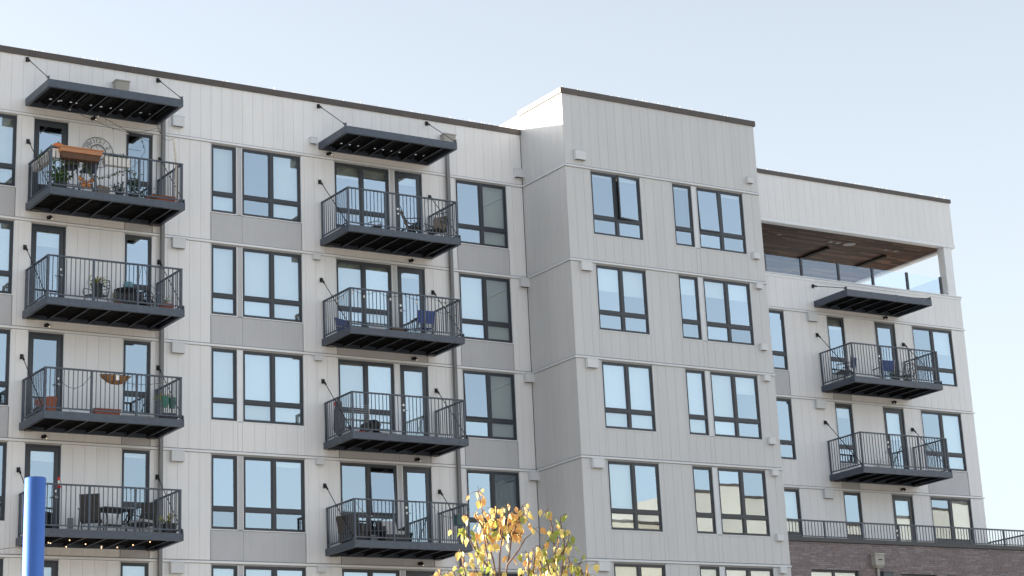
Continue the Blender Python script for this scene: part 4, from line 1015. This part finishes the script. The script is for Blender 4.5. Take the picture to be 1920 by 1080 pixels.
def camp_chair(loc, rz, label, grp, mk='blue', tilt=0):
    t = thing('camp_chair', loc, label, 'chair', grp, rz)
    s = MB(); s.hexa([(-.26, -.24, .40), (.26, -.24, .40), (.24, .2, .36), (-.24, .2, .36)], [(-.26, -.24, .412), (.26, -.24, .412), (.24, .2, .372), (-.24, .2, .372)]); s.build('seat', mk, t)
    MB().hexa([(-.28, .20, .50), (.28, .20, .50), (.28, .214, .50), (-.28, .214, .50)], [(-.30, .30, .88), (.30, .30, .88), (.30, .314, .88), (-.30, .314, .88)]).build('backrest', mk, t)
    for sx in (-1, 1):
        MB().bar((sx*.31, .26, .64), (sx*.31, -.24, .64), .06, .02).build('armrest', 'black', t)
        m = MB(); m.tube([(sx*.29, .22, .02), (sx*.29, .22, .5), (sx*.30, .31, .9)], .012, 6); m.tube([(sx*.29, -.24, 0), (sx*.29, -.24, .63)], .012, 6); m.build('leg', 'chrome', t)
    m = MB(); m.tube([(-.29, -.24, 0), (.29, .22, .38)], .011, 6); m.tube([(.29, -.24, 0), (-.29, .22, .38)], .011, 6); m.tube([(-.29, .22, 0), (.29, .22, .38)], .011, 6); m.build('brace', 'chrome', t)
    if tilt: t.rotation_euler = (tilt, 0, rz)
    return t
f = FL(1)
camp_chair((-4.5, -.9, f), R(175), 'blue canvas camp chair facing away, on the second middle balcony', 'blue camp chairs on the second middle balcony')
t = thing('folded_chair', (-7.16, -.75, f), 'blue folded lounge chair leaning in the left corner of the second middle balcony', 'chair', 'blue camp chairs on the second middle balcony', R(-20))
MB().hexa([(-.16, .16, .12), (.22, .05, .02), (.24, .07, .02), (-.14, .18, .12)], [(-.26, .05, .55), (.12, -.06, .42), (.14, -.04, .42), (-.24, .07, .55)]).build('sling', 'blue', t)
m = MB(); m.tube([(-.17, .16, .0), (-.28, .04, .58)], .012, 6); m.tube([(.23, .05, .0), (.14, -.07, .46)], .012, 6); m.tube([(-.22, .1, .3), (.18, 0, .2)], .012, 6); m.build('frame', 'chrome', t)
t = thing('wooden_crate', (-5.42, -.85, f), 'slatted brown wooden crate on the second middle balcony', 'crate')
for i in range(3): MB().box(-.22, .22, -.16, -.145, .02+i*.1, .10+i*.1).build('slat', 'woodshade', t); MB().box(-.22, .22, .145, .16, .02+i*.1, .10+i*.1).build('slat', 'woodshade', t)
for sx in (-1, 1): MB().box(sx*.205-.012, sx*.205+.012, -.144, .144, 0, .31).build('end_panel', 'woodshade', t)
t = thing('pouf', (-6.05, -.65, f), 'low round pale pouf behind the crate', 'pouf'); MB().lathe([(.25, 0), (.36, .06), (.38, .18), (.34, .28), (.2, .33), (.02, .34)], (0, 0, 0), 24).build('cover', 'cushion', t, smooth=True)
t = thing('side_table', (-5.05, -.6, f), 'small black side table beside the blue camp chair', 'table'); MB().box(-.2, .2, -.2, .2, .36, .38).build('tabletop', 'black', t)
for sx in (-1, 1):
    for sy in (-1, 1): MB().box(sx*.18-.012, sx*.18+.012, sy*.18-.012, sy*.18+.012, 0, .359).build('leg', 'black', t)
zr_ = -4.65; runs = []; xs = [-7.44, -6.55, -5.65, -4.75, -3.65]
for a, b in zip(xs, xs[1:]): runs.append(sag((a, -1.76, zr_), (b, -1.76, zr_), .14))
runs.append(sag((-7.44, -1.7, zr_), (-7.44, -.1, zr_), .12)); runs.append(sag((-3.62, -1.7, zr_), (-3.62, -.3, zr_), .2))
bl = [r_[4] for r_ in runs]+[runs[0][0]+Vector((.05, 0, -.05)), runs[4][2]]
string_lights('black wire of drop bulbs swagged along the second middle railing', runs, bl, (-5.5, -1.7, zr_), r=.03, drop=.12)
f = FL(2)
t = thing('closed_umbrella', (-7.28, -.55, f), 'closed dark grey parasol standing in the left corner of the third middle balcony', 'umbrella')
MB().lathe([(.07, .12), (.17, .3), (.15, .7), (.10, 1.1), (.03, 1.22)], (0, 0, 0), 9).build('folded_canopy', 'umb', t); MB().tube([(0, 0, 0), (0, 0, 1.25)], .018, 6).build('pole', 'black', t); MB().lathe([(.16, 0), (.16, .05), (.04, .08)], (0, 0, 0), 12).build('base', 'black', t)
MB().tube([(-.14, -.02, 1.0), (-.14, -.02, 1.12)], .02, 6).build('handle', 'red', t)
t = thing('drying_rack', (-6.6, -.55, f), 'thin white wire drying rack in front of the double window', 'rack')
m = MB()
for i in range(10): m.bar((-.35, 0, .45+i*.07), (.35, 0, .45+i*.07), .006)
for sx in (-1, 1): m.bar((sx*.35, 0, .40), (sx*.35, 0, 1.15), .012)
m.build('grid', 'white', t)
for sx in (-1, 1): MB().tube([(sx*.3, 0, .45), (sx*.05, -.2, 0)], .01, 5).build('leg', 'white', t)
t = thing('folding_stroller', (-6.5, -1.05, f), 'black folded stroller with silver tubes on the third middle balcony', 'stroller')
MB().lathe([(.05, .12), (.20, .18), (.24, .38), (.14, .52), (.02, .55)], (.1, 0, 0), 8).build('hood', 'black', t)
MB().hexa([(-.35, -.1, .1), (0, -.12, .1), (0, .12, .1), (-.35, .1, .1)], [(-.25, -.1, .4), (0, -.12, .45), (0, .12, .45), (-.25, .1, .4)]).build('seat', 'charpot', t)
m = MB(); m.tube([(-.35, -.14, .02), (.2, -.14, .3)], .013, 6); m.tube([(-.2, -.14, .02), (.3, -.14, .4)], .013, 6); m.build('frame', 'chrome', t)
for x in (-.3, .25): MB().tube([(x, -.16, .08), (x, -.12, .08)], .08, 12).build('wheel', 'black', t)
t = thing('storage_tub', (-6.0, -.95, f), 'low lilac and white storage tub behind the third middle railing', 'tub'); MB().box(-.24, .24, -.15, .15, 0, .14).build('body', 'blue', t); MB().box(-.25, .25, -.16, .16, .141, .19).build('lid', 'cushion', t)
t = thing('red_bag', (-7.0, -1.3, f), 'flat red and white bag at the left rail foot of the third middle balcony', 'bag'); MB().hexa([(-.2, -.2, 0), (.1, -.25, 0), (.1, .2, 0), (-.2, .2, 0)], [(-.16, -.15, .08), (.06, -.2, .08), (.06, .15, .08), (-.16, .15, .08)]).build('bag_body', 'red', t)
f = FL(3)
def lounge_chair(loc, rz, label):
    t = thing('lounge_chair', loc, label, 'armchair', 'charcoal wicker lounge seats on the fourth middle balcony', rz)
    MB().box(-.34, .34, -.32, .30, .05, .32).build('base', 'wicker', t); MB().hexa([(-.34, .22, .32), (.34, .22, .32), (.34, .34, .32), (-.34, .34, .32)], [(-.34, .38, .80), (.34, .38, .80), (.34, .46, .80), (-.34, .46, .80)]).build('backrest', 'wicker', t)
    for sx in (-1, 1): MB().box(sx*.34-.04, sx*.34+.04, -.32, .24, .321, .56).build('arm', 'wicker', t)
    MB().box(-.29, .29, -.30, .22, .321, .43).build('seat_cushion', 'cushion', t)
    MB().hexa([(-.24, .10, .44), (.24, .10, .44), (.24, .2, .44), (-.24, .2, .44)], [(-.2, .24, .8), (.2, .24, .8), (.2, .3, .8), (-.2, .3, .8)]).build('back_cushion', 'cushion', t)
    return t
lounge_chair((-7.05, -.95, f), R(120), 'charcoal lounge chair in the left corner of the fourth middle balcony')
lounge_chair((-5.7, -.75, f), R(-8), 'charcoal lounge chair with pale cushions facing out beside the balcony door')
t = thing('coffee_table', (-6.4, -1.0, f), 'low dark coffee table between the two lounge chairs', 'table'); MB().box(-.3, .3, -.22, .22, .36, .39).build('tabletop', 'charpot', t)
for sx in (-1, 1):
    for sy in (-1, 1): MB().box(sx*.26-.02, sx*.26+.02, sy*.18-.02, sy*.18+.02, 0, .359).build('leg', 'charpot', t)
t = thing('rail_planter', (-3.83, -1.58, -11.55), 'dull teal planter hanging at the right end of the fourth middle railing', 'planter'); planter(t, 'tealdull', .36, .22, .30)
m = MB(); m.tube([(-.15, -.13, 0), (-.15, -.13, .3)], .008, 5); m.tube([(.15, -.13, 0), (.15, -.13, .3)], .008, 5); m.build('hook', 'black', t)
runs = [sag((-7.4, -1.7, -11.0), (-6.7, -1.7, -11.3), .2), sag((-6.6, -.2, -11.1), (-5.2, -.2, -11.0), .22), sag((-4.9, -1.7, -10.98), (-3.8, -1.4, -11.2), .2)]
string_lights('thin looping wire of little bulbs on the fourth middle balcony', runs, [r_[i] for r_ in runs for i in (2, 4, 6)], (-5.5, -1.2, -11.1), r=.02, drop=.05)

# ---- right stack
f = FL(1)
f = FL(1)-0.0; f = -5.818
camp_chair((12.75, -.75, f), R(-150), 'navy blue camp chair in the left corner of the upper right balcony', 'blue camp chairs on the upper right balcony', 'navy')
camp_chair((14.5, -.75, f), R(170), 'bright blue camp chair with leafy plant before it on the upper right balcony', 'blue camp chairs on the upper right balcony', 'blue')
t = thing('potted_plant', (14.6, -1.15, f), 'small leafy plant in front of the bright blue camp chair', 'plant'); pot(t, 'charpot', .1, .14); bush('foliage', t, (0, 0, .12), (.22, .14, .42), 16, 'eucalyptus', .08, .04, up_=1.4)
t = thing('potted_plant', (15.05, -1.3, f), 'low green plant right of the bright blue camp chair', 'plant'); pot(t, 'charpot', .1, .12); bush('foliage', t, (0, 0, .1), (.3, .14, .2), 18, 'green', .07, .03, up_=.5)
metal_chair((15.5, -.8, f), R(-70), 'thin black metal chair at the right of the upper right balcony', None)
t = thing('dark_side_table', (12.4, -1.0, f), 'low dark table beside the navy camp chair', 'table'); MB().box(-.2, .2, -.2, .2, .3, .33).build('tabletop', 'black', t)
for sx in (-1, 1):
    for sy in (-1, 1): MB().box(sx*.17-.012, sx*.17+.012, sy*.17-.012, sy*.17+.012, 0, .299).build('leg', 'black', t)
f = -8.968
t = thing('tinsel_swan', (14.0, -.95, f), 'white wire light sculpture of a bird on the lower right balcony', 'sculpture')
m = MB().use('white')
m.tube([(.12, 0, .05), (.14, 0, .45), (.12, 0, .66), (.06, 0, .72), (-.04, 0, .68)], .028, 7, r2=.018)
for i in range(34):
    a = random.uniform(0, 6.28); u = random.uniform(-1, 1); r_ = math.sqrt(1-u*u)
    c = Vector((-.30, 0, .24)); p = c+Vector((.36*u, .16*r_*math.cos(a), .18*r_*math.sin(a))); q = c+Vector((.36*u+.1, .16*r_*math.cos(a+.8), .18*r_*math.sin(a+.8))); m.bar(p, q, .014)
m.build('body', None, t)
m = MB()
for i in range(8): m.bar((-.3, 0, .3), (-.62-.05*random.random(), random.uniform(-.15, .15), .22+.05*i), .010)
m.build('wing', 'white', t)
for x in (-.4, -.15): MB().bar((x, 0, .1), (x, 0, 0), .012).build('leg', 'white', t)
MB().lathe([(.005, -.05), (.05, -.02), (.05, .03), (.005, .06)], (.07, 0, .76), 10).build('head', 'white', t)
t = thing('white_planter', (13.55, -1.35, f), 'low white trough at the foot of the lower right railing', 'planter'); planter(t, 'white', .7, .2, .14)

# ------------------------------------------------------------------ POLE in the foreground
Pp = Vector((-33.2, -45.77, -19.42))
t = thing('metal_pole', (-33.2, -45.77, GZ), 'polished blue metal pole with flat top in the left foreground', 'pole')
hgt = Pp.z-GZ
MB().lathe([(.0575, .02), (.0575, hgt-.004), (.0545, hgt)], (0, 0, 0), 64).build('shaft', 'pole', t, smooth=False)
for p in t.children[0].data.polygons: p.use_smooth = abs(p.normal.z) < .5
MB().lathe([(.11, 0), (.11, .019)], (0, 0, 0), 32).build('base_plate', 'pole', t)

# ------------------------------------------------------------------ YOUNG TREE in the foreground
random.seed(21)
def bd(u, v, dist):
    return CAM+fw*dist+rt*((u-1161.11)*dist/4072.19)-up*((v-238.81)*dist/4072.19)
TD = 16.0
tree = thing('autumn_tree', tuple(Vector((bd(935, 1080, TD).x, bd(935, 1080, TD).y, GZ))), 'young tree with yellow and orange autumn leaves in front of the building', 'tree')
def P3(pts, dj=0.0):
    return [bd(u, v, TD+dj+random.uniform(-.04, .04)) for u, v in pts]
root = Vector(tree.location); fork = bd(936, 1180, TD)
tr = MB()
tr.tube([root, root+Vector((.01, .0, 1.2)), fork-Vector((0, 0, 1.0)), fork], .055, 10, r2=.022)
tr.build('trunk', 'bark', tree, world=True, smooth=True)
BR = [([(932, 1120), (927, 1085), (912, 1035), (907, 1000), (906, 970), (900, 935), (896, 912)], .0, 'y'),
      ([(934, 1110), (925, 1050), (912, 1010), (909, 985), (904, 960)], .12, 'o'),
      ([(936, 1120), (937, 1040), (941, 1010), (933, 985), (928, 962), (935, 950)], -.1, 'o'),
      ([(940, 1120), (955, 1040), (960, 1000), (957, 975), (952, 955), (955, 945)], .1, 'o'),
      ([(958, 1012), (968, 985), (972, 962), (981, 946)], .12, 'o'),
      ([(930, 1080), (900, 1045), (888, 1025), (876, 1005), (868, 1000), (862, 998)], -.15, 'g'),
      ([(950, 1060), (970, 1035), (985, 1010), (1000, 998)], .0, '1'),
      ([(962, 1000), (975, 1005-5), (983, 1001)], .1, '0'),
      ([(1035, 1120), (1040, 1040), (1038, 1005), (1033, 980), (1026, 962), (1028, 947)], .1, 'g'),
      ([(1048, 1120), (1056, 1050), (1058, 1015), (1052, 985), (1050, 968), (1062, 964)], -.05, 'g'),
      ([(1052, 1040), (1064, 1020), (1068, 1000)], -.1, 'g'),
      ([(1018, 1120), (1012, 1055), (1004, 1040), (998, 1028)], .2, 'o'),
      ([(985, 1120), (992, 1070), (990, 1045), (985, 1032)], .1, 'o'),
      ([(1095, 1120), (1092, 1075), (1086, 1058), (1092, 1054)], .0, 'g'),
      ([(1098, 1110), (1102, 1080), (1100, 1066)], .0, 'g'),
      ([(822, 1120), (824, 1090), (820, 1062)], .1, 'o'),
      ([(820, 1100), (828, 1068)], .05, 'o'),
      ([(880, 1120), (872, 1075), (866, 1045), (861, 1028)], -.1, 'g'),
      ([(905, 1110), (893, 1070), (884, 1050)], -.2, 'g'),
      ([(860, 1120), (853, 1080), (850, 1065)], .1, 'o'),
      ([(941, 1010), (948, 985), (945, 965), (942, 950)], -.05, 'o'), ([(957, 1000), (950, 980), (962, 965), (968, 948)], .1, 'o'),
      ([(912, 1010), (918, 985), (921, 962)], .05, 'y'), ([(906, 990), (896, 975), (889, 962)], -.05, 'y'), ([(900, 1045), (893, 1015), (895, 998)], .1, 'o'),
      ([(1000, 1075), (1003, 1042), (1012, 1022)], .1, 'o'), ([(1030, 1070), (1022, 1045), (1018, 1022)], -.1, 'g'), ([(1042, 1060), (1046, 1030), (1045, 1005)], .1, 'g'),
      ([(968, 985), (978, 970), (985, 955)], .0, 'o'), ([(1078, 1120), (1080, 1090), (1078, 1065)], .1, 'g'),
      ([(1070, 1120), (1072, 1070), (1066, 1045)], .1, 'g')]
br = MB(); sites = []
cx_ = {'y': (.42, .48, .10), 'o': (.48, .44, .08), 'g': (.40, .12, .48), '1': (0, 0, 0), '0': (0, 0, 0)}
for pts, dj, kd in BR:
    p3 = P3(pts, dj); br.tube(p3, .008, 6, r2=.0025)
    root_link = p3[0]
    if pts[0][1] >= 1100: br.tube([fork, (fork+root_link)/2-Vector((0, 0, .02)), root_link], .014, 6, r2=.011)
    L_ = 0
    for i, (a, b) in enumerate(zip(p3, p3[1:])):
        d = (b-a); n = max(1, int(d.length/.034)); frac = i/len(p3)
        for j in range(n):
            q = a+d*(j+random.random())/n; vpix = pts[i][1]+(pts[i+1][1]-pts[i][1])*j/n
            if kd in '10': continue
            if kd in 'yo' and 925 < pts[i][0] < 965 and vpix > 1012 and random.random() < .75: continue
            if kd in 'yo' and 905 < pts[i][0] < 940 and vpix > 1020 and random.random() < .6: continue
            for _ in range(random.choice((2, 2, 3, 3) if kd != 'g' else (1, 2, 2, 3))): sites.append((q, kd, d.normalized()))
sites += [(bd(1003, 992, TD), 'o', up)]*3+[(bd(878+random.uniform(-3, 3), 965+random.uniform(-5, 5), TD), 'o', up) for _ in range(4)]
for q in list(sites[:0]): pass
lf = []
for (q, kd, d) in sites:
    off = Vector((random.uniform(-1, 1), random.uniform(-1, 1), random.uniform(-.5, .6))).normalized()*random.uniform(.015, .085)
    s = q+off; br.tube([q, q+off*.6+Vector((0, 0, .01)), s], .0016, 4)
    c = cx_[kd]; rr = random.random(); mk = 'leafy' if rr < c[0] else ('leafo' if rr < c[0]+c[1] else 'leafg')
    ld = Vector((off.x*6+random.uniform(-.35, .35), off.y*6+random.uniform(-.35, .35), random.uniform(-2.2, -.5))).normalized()
    nr = Vector((random.uniform(-1, 1), random.uniform(-1, .4), random.uniform(-.2, .8))).normalized()
    lf.append((s, ld, nr, mk, random.uniform(.044, .074), random.uniform(.6, .82)))
br.build('branches', 'bark', tree, world=True, smooth=True)
protos = {}
def leaf_mesh(mk, v):
    if (mk, v) in protos: return protos[(mk, v)]
    m = MB().use(mk); W = (.64, .72, .58)[v]
    P_ = []
    prof = [(0, .02), (.12, .62), (.30, 1.0), (.52, .86), (.72, .52), (.88, .20), (1, 0)]
    cur = (.10, .30, -.12)[v]; cup = (.22, .35, .15)[v]
    for (u, w_) in prof:
        z = -cur*u*u; P_ += [(-w_*W/2, u, z+cup*w_*.3+.02*math.sin(u*14)), (0, u, z), (w_*W/2, u, z+cup*w_*.3-.02*math.sin(u*14))]
    F = []
    for i in range(len(prof)-1):
        for j in (0, 1): F.append((3*i+j, 3*i+j+1, 3*i+3+j+1, 3*i+3+j))
    m.add(P_, F); me = bpy.data.meshes.new('leaf'); me.from_pydata([tuple(p) for p in m.v], [], m.f); me.materials.append(MT[mk])
    for p in me.polygons: p.use_smooth = True
    protos[(mk, v)] = me; return me
random.shuffle(lf)
restl = MB(); nl = 0
for (s, ld, nr, mk, L, W) in lf:
    x = ld.cross(nr).normalized(); z = x.cross(ld)
    Mx = Matrix(((x.x, ld.x, z.x), (x.y, ld.y, z.y), (x.z, ld.z, z.z))).to_4x4()
    me = leaf_mesh(mk, random.randrange(3))
    if nl < 298:
        o = bpy.data.objects.new('leaf', me); link(o, tree); Mx = Matrix.Translation(s-wloc(tree)) @ Mx @ Matrix.Diagonal((L, L, L, 1)); o.matrix_local = Mx; nl += 1
    else:
        Mw = Matrix.Translation(s) @ Mx @ Matrix.Diagonal((L, L, L, 1)); restl.use(mk)
        restl.add([Mw @ v.co for v in me.vertices], [tuple(p.vertices) for p in me.polygons])
if restl.v: restl.build('leaves', None, tree, world=True, smooth=True)['kind'] = 'stuff'
